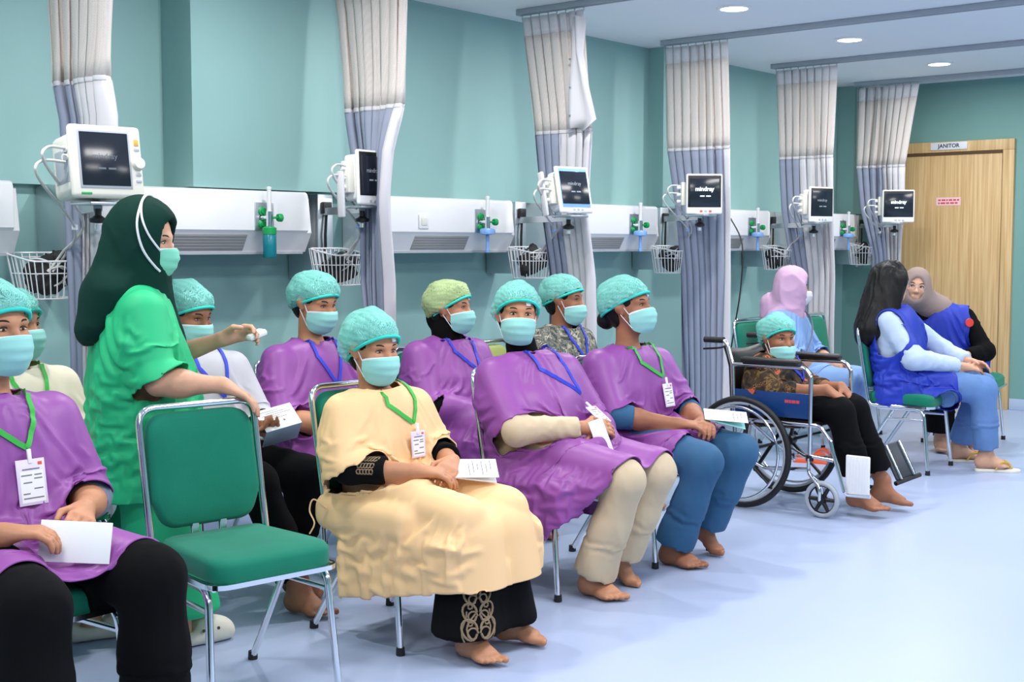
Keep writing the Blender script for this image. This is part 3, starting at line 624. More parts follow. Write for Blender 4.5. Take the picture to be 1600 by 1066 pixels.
def face_mask(P, Hm, m=None, low=0.0, loops=True, peak=1.0, loop_to=None):
    nu, nv = 17, 15; prof = [(0, .1135, -.012), (.1, .123, -.022), (.25, .130, -.038), (.5, .127, -.064), (.75, .118, -.090), (.9, .106, -.108), (1, .078, -.128)]
    grid = []
    for j in range(nv):
        v = j / (nv - 1); k = next(i for i in range(6) if prof[i + 1][0] >= v); a, b = prof[k], prof[k + 1]; t = (v - a[0]) / (b[0] - a[0]); xc = a[1] + (b[1] - a[1]) * t; zc = a[2] + (b[2] - a[2]) * t
        xs = .030; zs = -.030 + (-.098 + .030) * v
        for i in range(nu):
            u = -1 + 2 * i / (nu - 1); th = u * math.pi / 2; c = math.cos(th); pl = .0022 * math.sin(v * 2 * math.pi * 3.5) * (0.3 + c * .7)
            grid.append(((xs + (xc - xs) * c * peak) + pl, .0725 * math.sin(th) * (1 - .16 * max(0, v - .55) / .45), zs + (zc - zs) * (c ** .7 if c > 0 else 0) - low))
    V = np.array(grid); F = np.array([[j * nu + i, j * nu + i + 1, (j + 1) * nu + i + 1, (j + 1) * nu + i] for j in range(nv - 1) for i in range(nu - 1)]); N = vnormals(V, F)
    if N[len(V) // 2, 0] < 0: N = -N
    m_ = m or M_MASK; me = fast_mesh('face_mask', np.concatenate([V, V - N * .002]), np.concatenate([F[:, ::-1], F + len(V)])); o = link('face_mask', me, m_, P, Hm)
    edge = [grid[i] for i in range(nu)]; tube('white_edge_band', [(x + .0012, y, z - .004) for x, y, z in edge], .0042, M_MASKW, o, 6, flat=.4)
    if loops:
        for s in (-1, 1):
            e = (-.004, .0815 * s, .026) if loop_to is None else loop_to[0]; e2 = (-.006, .0825 * s, -.03) if loop_to is None else loop_to[1]
            tube('ear_loop', [(.030, .0725 * s, -.032 - low), e], .0021, M_MASKW, o, 5); tube('ear_loop', [(.034, .062 * s, -.096 - low), e2], .0021, M_MASKW, o, 5)
    return o
def tape(P, Hm, y=.03): MB().box((-.004, -.010, -.007), (.002, .010, .007), .0015).build('forehead_tape', M_WHITE, P, Hm @ axes((.96, .25, .15), (0, 0, 1), (.0855, y, .045)))
def lanyard(P, surf, J, m, badge=(0.0, .66), neck=.06, w=.0075, badge_size=(.078, .112), yaw_hint=0, strands='RL', print_=True, clip=True, badge_on=True):
    """ribbon laid on the garment surface (V, F) from the nape down to a hanging card"""
    V, F = surf; bv = BVHTree.FromPolygons([tuple(v) for v in V], [tuple(int(i) for i in f) for f in F]); a = R(yaw_hint); fw = Vector((math.cos(a), math.sin(a), 0)); lt = Vector((-math.sin(a), math.cos(a), 0))
    n0, n1 = neck_pts(J); c = Vector(n0)
    def hit(y, z, off=.004, skin=True):
        o = Vector((c.x, c.y, 0)) + fw * .7 + lt * y; o.z = z; h = bv.ray_cast(o, -fw, 1.5); h2 = J['bv'].ray_cast(o, -fw, 1.5)
        if skin and h2[0] is not None and (h[0] is None or h2[3] < h[3]): h = h2
        if h[0] is None: return Vector((c.x, c.y, z)) + lt * y + fw * .1, fw
        return h[0] + fw * off, h[1]
    mb = MB(); by, bz = badge; zt = bz + badge_size[1] / 2 + .03
    for s in ([-1] if strands == 'R' else [1] if strands == 'L' else [-1, 1]):
        pts = [c + Vector((0, 0, .05)) - fw * neck * 1.05 + lt * s * neck * .35, c + Vector((0, 0, .04)) - fw * .035 + lt * s * neck * 1.0]; N = 14; e = None
        for q in (-.005, .02, .045, .07, .09, .11):      # over the shoulder, dropped onto the cloth from above
            o = c + fw * q + lt * s * neck * (1.18 - q * 1.2); o.z = c.z + .14; h = bv.ray_cast(o, Vector((0, 0, -1)), .3)
            if h[0] is not None and h[1].z > .25 and h[0].z > c.z - .10: pts.append(h[0] + h[1] * .006 if h[1].z > 0 else h[0] - h[1] * .006)
        top = pts[-1].z - .012; y0 = (pts[-1] - c).dot(lt)
        for i in range(N + 1):
            t = i / N; p, nn = hit(y0 * (1 - t) ** .85 + by * t, top + (zt - top) * t, .006, t < .5); pts.append(p)
        L = spline(pts, 2); n = len(L); Vv = []; Ff = []
        for i, p in enumerate(L):
            tg = (L[min(i + 1, n - 1)] - L[max(i - 1, 0)]).normalized(); nr = fw if i > 4 else (lt * s + fw * .3).normalized(); wd = tg.cross(nr).normalized() * w; nn = wd.cross(tg).normalized() * .0012
            Vv += [p - wd - nn, p + wd - nn, p + wd + nn, p - wd + nn]
        for i in range(n - 1):
            for k in range(4): Ff.append([i * 4 + k, i * 4 + (k + 1) % 4, i * 4 + 4 + (k + 1) % 4, i * 4 + 4 + k])
        mb.add(Vv, Ff)
    o = mb.build('lanyard', m, P)
    if not badge_on: return o
    pt, _ = hit(by, bz + badge_size[1] * .45, .014, False); pb, _ = hit(by, bz - badge_size[1] * .45, .014, False); up = (pt - pb).normalized(); nrm = lt.cross(up).normalized(); nrm = nrm if nrm.dot(fw) > 0 else -nrm
    M = axes(nrm, up, (pt + pb) / 2); bw, bh = badge_size
    b = MB().box((-.0012, -bw / 2, -bh / 2), (.0012, bw / 2, bh / 2), .001).build('badge_card', M_BADGE, o, M)
    if clip: MB().box((-.003, -.006, bh / 2 - .012), (.004, .006, bh / 2 + .028), .002).build('badge_clip', M_WHITE, o, M)
    q = MB(); q.box((.0012, -bw * .40, -bh * .44), (.0016, bw * .42, bh * .24), 0, 0)
    for (y0, y1, z, mm) in ((-.30, .30, .27, 1), (.02, -.36, .14, 1), (.36, .1, .14, 1), (.36, .08, .06, 1), (-.3, .0, -.02, 1), (.36, .05, -.16, 1), (-.34, -.1, -.26, 1), (.36, -.34, -.36, 1)):
        lo_, hi_ = min(y0, y1) * bw, max(y0, y1) * bw; q.box((.0016, lo_, z * bh), (.002, hi_, z * bh + .0035), 0, mm)
    q.box((.0012, bw * .26, bh * .36), (.002, bw * .40, bh * .43), 0, 2); q.build('badge_print', [M_PAPER, M_PRINT, M_ORANGE], o, M); return o
def hijab(P, Hm, J, m, drape=True, h=.009, back=.0, chest=.0, seed=1, open_x=.075, tight=1.0, amp=.009, name='hijab', side=0.0, ext=()):
    """head scarf: wrap with a face opening, falling over neck, shoulders, chest and back"""
    H = head_rot(J); hc = A3(*J['hc']); sm = (A3(*J['shR']) + A3(*J['shL'])) / 2; lo = np.minimum(hc, sm) - A3(.30, .30, .55); hi = np.maximum(hc, sm) + A3(.3, .3, .18); F = SDF(lo, hi, h); T = lambda x, y, z: hc + H @ A3(x, y, z)
    F.ell(T(-.012, 0, .03), (.110 * tight, .093 * tight, .108 * tight), H, k=0); F.ell(T(.0, 0, -.045), (.105, .088, .10), H, k=.05)
    F.cap(T(-.02, 0, -.06), sm + A3(.01, 0, .05), .088, .10, k=.05)
    if drape:
        for sd in 'RL': s = A3(*J['sh' + sd]); F.cap(sm + A3(.01, 0, .03), s + (sm - s) * .35 + A3(0, 0, .02), .085, .075, k=.07)
        if chest: F.cap(sm + A3(.06, 0, 0), sm + A3(.085, 0, -chest), .085, .09, k=.07)
        if back: F.cap(T(-.05, 0, -.04), sm + A3(-.09, 0, -back), .085, .085, k=.08)
    for q in ext: F.cap(*q, k=.05)
    F.shell(.02); F.ell(T(open_x + .055, 0, -.01), (.075, .067, .097), H, k=.012, op='sub')
    return cloth(P, name, F, m, amp, 7, seed, (1, 1, .5), 2)
def person(label, loc, rz): return empty('person', loc, R(rz), label, 'person')
# ------------------------------------------------------------------ room shell
XE, YW, ZC = 11.17, 5.33, 2.80          # end wall, curtain-side wall, ceiling
def struct(name, mb, m): return tag(mb.build(name, m), kind='structure')
struct('floor', MB().box((-3.2, -4.2, -.10), (XE + .1, YW + .2, 0)), M_FLOOR)
struct('ceiling', MB().box((-3.2, -4.2, ZC), (XE + .1, YW + .2, ZC + .1)), M_CEIL)
struct('wall_left', MB().box((-3.2, YW + .05, 0), (XE, YW + .2, ZC)).box((-3.2, YW, 1.665), (XE, YW + .06, ZC)), M_WALL)
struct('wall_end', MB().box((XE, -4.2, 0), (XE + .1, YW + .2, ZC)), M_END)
struct('wall_right', MB().box((-3.2, -4.2, 0), (XE, -4.1, ZC)), M_WALL)
struct('wall_rear', MB().box((-3.2, -4.1, 0), (-3.1, YW + .2, ZC)), M_WALL)
struct('trim_1', MB().box((3.77, 5.10, 1.67), (4.86, YW + .01, ZC)), M_WALL)
struct('trim_2', MB().box((7.90, 5.20, 1.67), (8.16, YW + .01, ZC)), M_WALL)
struct('trim_3', MB().box((10.92, 5.17, 1.67), (XE, YW + .01, ZC)), M_WALL)
struct('baseboard_left', MB().box((-3.1, YW + .035, 0), (XE, YW + .055, .095), .004), M_BASE)
struct('baseboard_end', MB().box((XE - .012, -4.1, 0), (XE + .002, 3.835, .095), .004), M_BASE)
# door_1: oak frame, leaf, sign and notice
fr = MB().box((XE - .035, 3.838, 0), (XE + .01, 3.932, 2.195), .003).box((XE - .035, 4.86, 0), (XE + .01, 4.955, 2.195), .003).box((XE - .035, 3.838, 2.1955), (XE + .01, 4.955, 2.285), .003)
door = struct('door_1', fr, M_WOOD); door['label'] = 'oak laminate door frame in the end wall'
MB().box((XE - .028, 3.925, 2.170), (XE + .004, 4.865, 2.197)).build('door_stop', M_SEAM, door)
MB().box((XE - .020, 3.940, .006), (XE + .004, 4.856, 2.172), .002).build('door_leaf', M_WOOD, door)
MB().box((XE - .005, 3.931, 0), (XE + .004, 3.941, 2.18)).build('door_gap', M_SEAM, door)
sg = tag(MB().box((XE - .045, 4.235, 2.215), (XE - .0345, 4.555, 2.279), .002).build('door_sign', M_SIGN), 'pale grey JANITOR sign on the top of the oak door frame', 'sign')
FACE_X = Matrix(((0, 0, -1, 0), (-1, 0, 0, 0), (0, 1, 0, 0), (0, 0, 0, 1)))   # text plane facing -X, reading towards -Y
text('sign_letters', 'JANITOR', .047, M_SIGNT, sg, Matrix.Translation((XE - .0452, 4.395, 2.247)) @ FACE_X, bold=.0012)
nt_ = tag(MB().box((XE - .0225, 4.288, 1.736), (XE - .0195, 4.502, 1.806)).build('paper_notice', M_PINKP), 'small pink paper notice with two red lines on the oak door', 'notice')
for k, (z, sz) in enumerate(((1.783, .02), (1.757, .02))):
    q = MB(); y = 4.485
    for i, wd in enumerate((.022, .034, .014, .030, .026, .018) if k == 0 else (.014, .040, .028, .034, .022)):
        q.box((XE - .0235, y - wd, z - .007), (XE - .0222, y, z + .007)); y -= wd + .008
    q.build('notice_line', M_REDT, nt_)

# ------------------------------------------------------------------ ceiling fittings
for i, (x, lab) in enumerate(zip((6.881, 8.424, 9.993), ('nearest of the three round ceiling downlights', 'middle one of the three round ceiling downlights', 'farthest round ceiling downlight, towards the door wall'))):
    t = empty('ceiling_downlight', (x, 4.037, ZC), 0, lab, 'ceiling light', 'round ceiling downlights')
    MB().lathe([(.105, .0), (.105, -.004), (.098, -.010), (.082, -.010), (.080, -.004), (.080, .0)], 32).build('trim_ring', M_WHITE, t)
    MB().lathe([(.079, -.003), (.079, -.007), (.05, -.009), (.0, -.0095)], 32).build('diffuser', M_LAMP, t)
RAILX = [3.03, 4.57, 6.117, 7.67, 9.219, 10.70]
which = ('first', 'second', 'third', 'fourth', 'fifth', 'sixth')
for i, x in enumerate(RAILX):
    t = empty('curtain_rail', (x, 5.06, ZC), 0, 'grey aluminium ceiling rail carrying the %s bed curtain from the left' % which[i], 'rail', 'ceiling curtain rails')
    MB().box((-.021, -6.2, -.034), (.021, 0, -.001), .003).box((-.006, -6.2, -.040), (.006, -.02, -.033)).build('track', M_GREYP, t)
    MB().box((-.024, -.004, -.037), (.024, .006, 0), .003).build('end_cap', M_GREYP, t)
    for k in range(6): MB().box((-.028, -.75 - k * 1.1, -.006), (.028, -.71 - k * 1.1, -.0005), .002).build('bracket', M_GREYP, t)
sh = empty('ceiling_hook', (9.05, 2.84, ZC), 0, 'tiny metal hook hanging from the white ceiling at upper right', 'hook')
MB().tube([(0, 0, 0), (0, 0, -.06)], .006, 8).lathe([(.014, -.072), (.014, -.06)], 10).build('hook_stem', M_ALU, sh)

# ------------------------------------------------------------------ bed curtains
def curtain(i, x0, levels, label, ya=None, mesh_to=2.06, hem=.22, folds=9, white=None, amp=.045, seed=0, split=None):
    """levels: (z, y_near, y_far, x shift); the cloth is one pleated sheet cut into header, mesh, cloth and white parts"""
    t = empty('bed_curtain', (x0, 4.8, 0), 0, label, 'curtain', 'bed curtains')
    zs = [l[0] for l in levels][::-1]
    def at(z): return [np.interp(z, zs, [l[k] for l in levels][::-1]) for k in (1, 2, 3)]
    rg = random.Random(seed); ph = [rg.uniform(-.6, .6) for _ in range(40)]; aw = [rg.uniform(.6, 1.25) for _ in range(40)]
    def sheet(z0, z1, u0, u1, off=0.0):
        nz = max(3, int(abs(z0 - z1) / .07)); nu = int(folds * 14 * (u1 - u0)) + 2; V = []; F = []
        for j in range(nz + 1):
            z = z0 + (z1 - z0) * j / nz; y0, y1, dx = at(z); wd = y1 - y0
            for k in range(nu + 1):
                u = u0 + (u1 - u0) * k / nu; q = u * folds; f = int(q); a = amp * (aw[f] * (1 - (q - f)) + aw[f + 1] * (q - f)); p = ph[f] * (1 - (q - f)) + ph[f + 1] * (q - f)
                tw = .7 * math.sin(z * 1.5 + seed + u * 4) + .35 * math.sin(z * 3.1 + u * 9 + seed)
                sn = math.sin(2 * math.pi * q + p + tw); x = dx * u * u + a * (.62 if z > 2.2 else 1.0 - .38 * max(0, (z - 2.0) / .2)) * math.copysign(abs(sn) ** .8, sn) + off; y = y1 - wd * u + .32 * wd / folds * math.sin(4 * math.pi * q + p)
                V.append((x, y - 4.8, z))
        for j in range(nz):
            for k in range(nu): a = j * (nu + 1) + k; F.append([a, a + 1, a + nu + 2, a + nu + 1])
        return V, F
    def part(name, m, z0, z1, u0=0, u1=1, off=0.0):
        me = fast_mesh(name, *sheet(z0, z1, u0, u1, off)); o = link(name, me, m, t); md = o.modifiers.new('thick', 'SOLIDIFY'); md.thickness = .0022; return o
    part('header_band', M_CURTW, 2.745, 2.635); part('mesh_panel', M_NET, 2.635, mesh_to + .015)
    part('stitched_seam', M_CURTW, mesh_to + .017, mesh_to - .004, 0, 1, -.0025)
    u = white if white else 1.0
    part('cloth_panel', M_CURT, mesh_to, hem, 0, u)
    if white: part('white_panel', M_CURTW, mesh_to, hem, u, 1.0)
    y0, y1, dx = at(2.745); h = MB()
    for k in range(folds + 1): y = y1 - (y1 - y0) * k / folds; h.tube([(dx, y - 4.8, 2.74), (dx + .004, y - 4.8, 2.752), (dx, y - 4.8, 2.764)], .0025, 5).box((dx - .005, y - 4.8 - .006, 2.758), (dx + .005, y - 4.8 + .006, 2.768))
    tag(h.build('hooks', M_GREYP, t), kind='stuff'); return t
curtain(0, 3.03, [(2.76, 4.60, 5.05, 0), (2.42, 4.61, 5.05, 0), (2.09, 4.66, 5.03, 0), (1.91, 4.63, 4.97, 0), (1.57, 4.66, 4.95, 0), (.92, 4.73, 4.92, 0), (.2, 4.73, 4.92, 0)], 'leftmost bed curtain, hanging behind the large bulky monitor', seed=1, folds=6, amp=.035, white=.42)
curtain(1, 4.57, [(2.76, 4.48, 5.04, 0), (2.61, 4.475, 4.97, 0), (2.08, 4.485, 4.91, -.02), (1.86, 4.485, 4.86, -.11), (1.60, 4.50, 4.79, -.13), (1.21, 4.55, 4.79, -.05), (.7, 4.60, 4.72, 0), (.2, 4.58, 4.74, 0)], 'wide bed curtain half hiding a monitor, left of the switch panel', seed=2, folds=8, white=.86, amp=.038)
c3 = curtain(2, 6.117, [(2.76, 4.58, 5.04, 0), (2.07, 4.515, 4.93, 0), (1.6, 4.545, 4.87, 0), (1.22, 4.50, 4.80, 0), (.2, 4.50, 4.79, 0)], 'bed curtain with a loose torn mesh flap on its right edge', seed=3, folds=7, white=.50, mesh_to=2.05, amp=.036)
curtain(3, 7.67, [(2.76, 4.55, 5.04, 0), (2.07, 4.52, 5.02, 0), (1.63, 4.505, 4.945, 0), (1.19, 4.50, 4.89, 0), (.44, 4.51, 4.855, 0), (.2, 4.51, 4.855, 0)], 'bed curtain behind the monitor that shows white letters most clearly', seed=4, folds=8, white=.90, mesh_to=2.04, amp=.036)
curtain(4, 9.219, [(2.76, 4.52, 5.03, 0), (2.08, 4.54, 4.99, 0), (1.66, 4.525, 4.96, 0), (1.16, 4.50, 4.85, 0), (.2, 4.50, 4.85, 0)], 'bed curtain with a broad white panel behind the woman in the lilac hijab', seed=5, folds=8, white=.42, mesh_to=2.06, amp=.036)
curtain(5, 10.70, [(2.76, 4.50, 5.04, 0), (2.4, 4.56, 5.04, 0), (2.07, 4.61, 5.04, 0), (1.69, 4.605, 4.99, 0), (1.3, 4.62, 4.87, 0), (.2, 4.62, 4.87, 0)], 'rightmost bed curtain, flared at its top, beside the oak door', seed=6, folds=8, white=.55, mesh_to=2.06, amp=.036)
# torn flap of the third curtain
fl = []; ff = []; pr = [(2.70, 4.63, 4.53), (2.5, 4.62, 4.545), (2.3, 4.625, 4.49), (2.12, 4.63, 4.43), (2.06, 4.625, 4.52)]
for z, ya, yb in pr:
    for k in range(9): u = k / 8; fl.append((-.055 + .018 * math.sin(u * 7 + z * 5), ya + (yb - ya) * u - 4.8, z + .012 * math.sin(u * 5)))
for j in range(len(pr) - 1):
    for k in range(8): a = j * 9 + k; ff.append([a, a + 1, a + 10, a + 9])
o = link('loose_flap', fast_mesh('loose_flap', fl, ff), M_CURTW, c3); o.modifiers.new('thick', 'SOLIDIFY').thickness = .002
q = MB()
for z in (2.62, 2.46, 2.30, 2.14): q.add(*tubevf([(-.078, 4.618 - 4.8, z), (-.07, 4.618 - 4.8, z)], .006, 10))
q.build('eyelets', M_ALU, c3)

# ------------------------------------------------------------------ bed-head panels with outlets
ENDS = [2.87, 4.47, 6.087, 7.655, 9.243, 10.806]
HWL = ['white wall panel cut by the left edge of the photo', 'white bed-head panel behind the standing nurse, with a teal bottle', 'white bed-head panel with a light switch, right of the wide curtain', 'white bed-head panel between the flap curtain and the fourth curtain', 'white bed-head panel left of the lilac hijab woman', 'short white bed-head panel farthest along the wall']
hwp = []
for i, xe in enumerate(ENDS):
    t = empty('bedhead_panel', (xe, YW, 0), 0, HWL[i], 'wall panel', 'bed-head panels along the teal wall'); hwp.append(t); L = 1.12; yf = 5.06 - YW
    prof = [(yf + .01, 1.457), (yf, 1.470), (yf, 1.64), (yf + .006, 1.655), (yf + .02, 1.663), (.045, 1.665), (.045, 1.362), (yf + .062, 1.362)]
    b = MB().prism(prof, 0, -L, 0); me = b.mesh('casing'); bm = bmesh.new(); bm.from_mesh(me); bmesh.ops.recalc_face_normals(bm, faces=bm.faces[:])
    ed = [e for e in bm.edges if abs(e.verts[0].co.x - e.verts[1].co.x) < 1e-5 and max(v.co.y for v in e.verts) < 0]
    ed = [e for e in bm.edges if abs(e.verts[0].co.x - e.verts[1].co.x) < 1e-5 and min(v.co.y for v in e.verts) < -.15 and min(v.co.z for v in e.verts) > 1.46]
    bmesh.ops.bevel(bm, geom=ed, offset=.03, segments=4, affect='EDGES'); bm.to_mesh(me); bm.free()
    for p in me.polygons: p.use_smooth = True
    me.set_sharp_from_angle(angle=R(35)); o = link('casing', me, M_WHITE, t)
    # lower lip carries a recessed louver
    n = Vector((0, -.878, -.478)); c = Vector((-.63, yf + .036, 1.4095)); MM = axes((1, 0, 0), n, c)
    lv = MB().box((-.225, -.045, -.006), (.225, .045, .0015), .001, mtx=MM).build('louver', M_LOUVER, t)
    for k in range(5): MB().box((-.22, -.036 + k * .016, .001), (.22, -.024 + k * .016, .0028), .001, mtx=MM).build('slat', M_LOUVER, lv)
    MB().box((-L + .01, yf + .055, 1.352), (-.02, yf + .075, 1.364)).build('lower_edge', M_GREYP, t)
    pl = MB().box((-.375, yf - .007, 1.465), (-.258, yf + .002, 1.605), .003).build('outlet_plate', M_ALU, t)
    for z in (1.50, 1.562): MB().lathe([(.021, 0), (.021, .008), (.014, .012), (.014, .02), (.0, .02)], 18, mtx=axes((1, 0, 0), (0, -1, 0), (-.335, yf - .007, z))).build('outlet', M_KNOB, pl)
    if i == 2: 
        sw = MB().box((-.845, yf - .008, 1.487), (-.765, yf + .002, 1.565), .004).build('light_switch', M_WHITE, t); MB().box((-.828, yf - .012, 1.505), (-.782, yf - .006, 1.547), .003).build('rocker', M_CREAMP, sw)
FL = ['oxygen flowmeter with a teal water bottle, on the panel behind the nurse', 'oxygen flowmeter with a blue cap on the panel with the light switch', 'oxygen flowmeter on the panel above the man in the petrol blue trousers', 'oxygen flowmeter beside the bracket left of the lilac hijab woman', 'oxygen flowmeter farthest along the wall, near the door']
for i, xe in enumerate(ENDS[1:]):
    t = empty('oxygen_flowmeter', (xe - .335, 5.045, 1.50), 0, FL[i], 'flowmeter', 'oxygen flowmeters on the bed-head panels')
    MB().tube([(0, .0, .03), (0, -.05, .03)], .014, 12).tube([(0, -.05, -.02), (0, -.05, .06)], .016, 12).build('valve_body', M_CHROME, t)
    MB().tube([(0, -.05, .05), (0, -.05, .17)], .011, 12).lathe([(.013, 0), (.013, .012), (.004, .016)], 12, mtx=Matrix.Translation((0, -.05, .165))).build('flow_tube', M_WHITE, t)
    MB().tube([(.01, -.05, .03), (.05, -.06, .03)], .006, 8).lathe([(.018, 0), (.02, .006), (.02, .022), (.012, .028)], 14, mtx=axes((0, 0, 1), (1, -.2, 0), (.045, -.058, .03))).build('knob', M_KNOB, t)
    if i == 0:
        MB().lathe([(.022, -.055), (.034, -.05), (.034, -.02), (.02, -.012)], 20, mtx=Matrix.Translation((0, -.05, 0))).build('bottle_cap', M_KNOB, t)
        MB().lathe([(.0, -.165), (.030, -.165), (.033, -.160), (.033, -.055), (.03, -.05)], 20, mtx=Matrix.Translation((0, -.05, 0))).build('bottle', M_TEALB, t)
    else:
        MB().lathe([(.02, -.045), (.044, -.04), (.046, -.02), (.040, -.010), (.02, -.006)], 20, mtx=Matrix.Translation((0, -.05, 0))).build('bottle_cap', M_BLUEB, t)
        MB().tube([(0, -.05, -.04), (0, -.05, -.135)], .010, 10).lathe([(.008, -.15), (.014, -.146), (.014, -.13), (.008, -.126)], 12, mtx=Matrix.Translation((0, -.05, 0))).build('dip_tube', M_BLUEB, t)

# ------------------------------------------------------------------ monitors on brackets, wire baskets and their cables
SC = [(3.17, 5.13), (4.62, 5.13), (6.22, 5.13), (7.82, 5.13), (9.38, 5.13), (11.0, 5.13)]
BXY = [(2.985, 5.03), (4.555, 4.955), (6.12, 4.955), (7.66, 4.96), (9.19, 4.955), (10.715, 4.965)]
MON = [(2.80, 4.36, 1.722, -97, .285, .275, .17, 8), (4.445, 4.65, 1.745, -84, .215, .265, .11, 2), (5.867, 4.471, 1.722, -101, .245, .265, .11, 12), (7.42, 4.572, 1.752, -136, .24, .262, .11, 0), (8.969, 4.538, 1.719, -109, .24, .262, .11, 0), (10.45, 4.553, 1.74, -146, .262, .27, .11, 0)]
ML = ['large bulky cream monitor at upper left, beside the nurse', 'narrow monitor half hidden by the wide curtain', 'tilted monitor with a pale blue frame and a white bag on its side', 'black screened monitor showing the clearest white letters, on the fourth bracket', 'monitor seen slightly from its side above the lilac hijab woman', 'monitor nearest the oak door']
BL = ['aluminium wall bracket left of the nurse', 'aluminium wall bracket partly behind the wide curtain', 'aluminium wall bracket left of the flap curtain', 'aluminium wall bracket of the fourth monitor from the left', 'aluminium wall bracket left of the lilac hijab woman', 'aluminium wall bracket nearest the oak door']
for i, ((px, py), (mx, my, mz, ya, W, Hh, D, pt)) in enumerate(zip(SC, MON)):
    t = empty('monitor_bracket', (px, YW, 0), 0, BL[i], 'bracket', 'monitor brackets on the wall')
    y0 = py - YW
    MB().box((-.05, y0 + .01, 1.22), (-.012, .04, 1.66), .004).box((.012, y0 + .01, 1.22), (.05, .04, 1.66), .004).box((-.052, y0, 1.2), (.052, y0 + .02, 1.66), .003).build('wall_rail', M_ALU, t)
    zt = mz - Hh / 2 - .03; ax, ay = mx - px, my - YW
    MB().tube([(0, y0, zt - .012), (ax, ay + .02, zt - .012)], .026, 4, flat=.9).box((ax - .08, ay - .06, zt - .008), (ax + .08, ay + .08, zt + .004), .003).build('arm', M_ALU, t)
    MB().lathe([(.010, -.075), (.032, -.072), (.034, -.058), (.022, -.052), (.013, -.045), (.013, -.02)], 16, mtx=Matrix.Translation((ax, ay + .02, zt))).build('knob', M_BLACKP, t)
    MB().tube([(ax, ay + .02, zt - .08), (ax, ay + .02, zt - .10)], .014, 10).build('pivot', M_ALU, t)
    MB().tube([(0, y0 - .01, 1.60), (-.02, y0 - .02, 1.45), (-.01, y0 - .01, 1.3)], .008, 6).box((-.03, y0 - .02, 1.56), (.03, y0 + .0, 1.62), .004).build('clamp', M_BLACKP, t)
    # monitor: local +X is the screen normal
    mo = empty('patient_monitor', (mx, my, zt + .006), R(ya), ML[i], 'monitor', 'patient monitors on the brackets'); h2 = Hh
    tl = Matrix.Rotation(-R(pt), 4, 'Y') if pt else Matrix.Identity(4)
    big = i == 0
    front = MB().box((D * .3, -W / 2, 0), (D * .5, W / 2, Hh), .022, seg=3)
    if big: front.box((-D * .75, -W * .44, .015), (D * .35, W * .44, Hh - .02), .03, seg=3)
    else: front.box((-D * .5, -W * .42, .02), (D * .35, W * .42, Hh - .02), .02, seg=3)
    cs = front.build('casing', M_CREAMP if big else M_WHITE, mo, tl)
    x1 = D * .5; low = .05 if not big else .045; sr = .055 if big else .012
    if i in (2,): MB().box((x1 - .004, -W / 2 + .018, .03), (x1 + .002, W / 2 - .018, Hh - .012), .004).build('screen_surround', M_BLUEB, cs)
    elif not big: MB().box((x1 - .004, -W / 2 + .010, low - .006), (x1 + .0015, W / 2 - .010, Hh - .010), .004).build('screen_surround', M_BLACKP, cs)
    else: MB().box((x1 - .004, -W / 2 + .028, .035), (x1 + .003, W / 2 - .05, Hh - .022), .006).build('screen_surround', M_GREYP, cs)
    s0, s1 = (-W / 2 + .036, W / 2 - .058) if big else (-W / 2 + .022, W / 2 - .022)
    # seen from the front the +Y side is on the right
    MB().box((x1 - .002, s0, low), (x1 + .0045, s1, Hh - .03), .002).build('screen', M_SCREEN, cs)
    TX = Matrix(((0, 0, 1, x1 + .0048), (1, 0, 0, (s0 + s1) / 2), (0, 1, 0, low + (Hh - .03 - low) * (.62 if not big else .55)), (0, 0, 0, 1)))
    letters = mat('screen_letters_%d' % i, (.75, .8, .85, 1) if i in (3, 5) else (.30, .34, .40, 1) if i != 0 else (.10, .12, .15, 1), 0.5, emit=.9 if i in (3, 5) else .12)
    text('screen_letters', 'mindray', .038 if i in (3, 5) else .03, letters, cs, TX, .0003, .0012 if i in (3, 5) else 0)
    TX2 = TX.copy(); TX2[2][3] -= .045; q = MB()
    for a in (-.03, .01): q.box((a, -.004, 0), (a + .03, .003, .0006))
    q.build('screen_caption', letters, cs, TX2)
    if big:
        MB().lathe([(.024, 0), (.026, .012), (.02, .024), (.0, .026)], 18, mtx=axes((0, 1, 0), (1, 0, 0), (x1 - .004, W / 2 - .022, Hh * .48))).build('dial', M_CREAMP, cs)
        for z in (.06, .085, .11, .18): MB().box((x1 - .002, W / 2 - .034, z), (x1 + .003, W / 2 - .012, z + .012), .002).build('button', M_GREYP, cs)
        MB().box((x1 - .002, W / 2 - .032, Hh - .075), (x1 + .002, W / 2 - .014, Hh - .05), .001).build('alarm_sticker', M_STRAPY, cs)
        MB().box((x1 - .002, -W / 2 + .03, .012), (x1 + .003, -W / 2 + .07, .02), .001).build('power_light', M_KNOB, cs)
        MB().box((-D * .5, -W * .445, Hh * .25), (D * .15, -W * .435, Hh * .7), .004).build('module_bay', M_GREYP, cs)
        for k, z in enumerate((.16, .19)): MB().tube([(D * .1, -W * .44, z), (D * .1, -W * .5, z)], .012, 10).build('plug', M_WHITE, cs)
    else:
        for k in range(3): MB().box((x1 - .002, -.03 + k * .03, .012), (x1 + .002, -.012 + k * .03, .026), .002).build('button', M_ORANGE if (i == 3 and k != 1) else M_GREYP, cs)
        sk = MB().box((-D * .3, -W / 2 - .025, Hh * .22), (D * .15, -W * .40, Hh * .80), .006).build('side_module', M_CREAMP, cs)
        for k in range(3): MB().tube([(-.01, -W / 2 - .02, Hh * (.32 + .17 * k)), (-.01, -W / 2 - .05, Hh * (.32 + .17 * k))], .011, 10).build('plug', M_WHITE, sk)
        if i in (1, 2): MB().box((-.02, -W / 2 - .075, -.06 if i == 1 else -.01), (.02, -W / 2 - .055, .16 if i == 1 else .24), .008).build('hanging_bag', M_CURTW, cs)
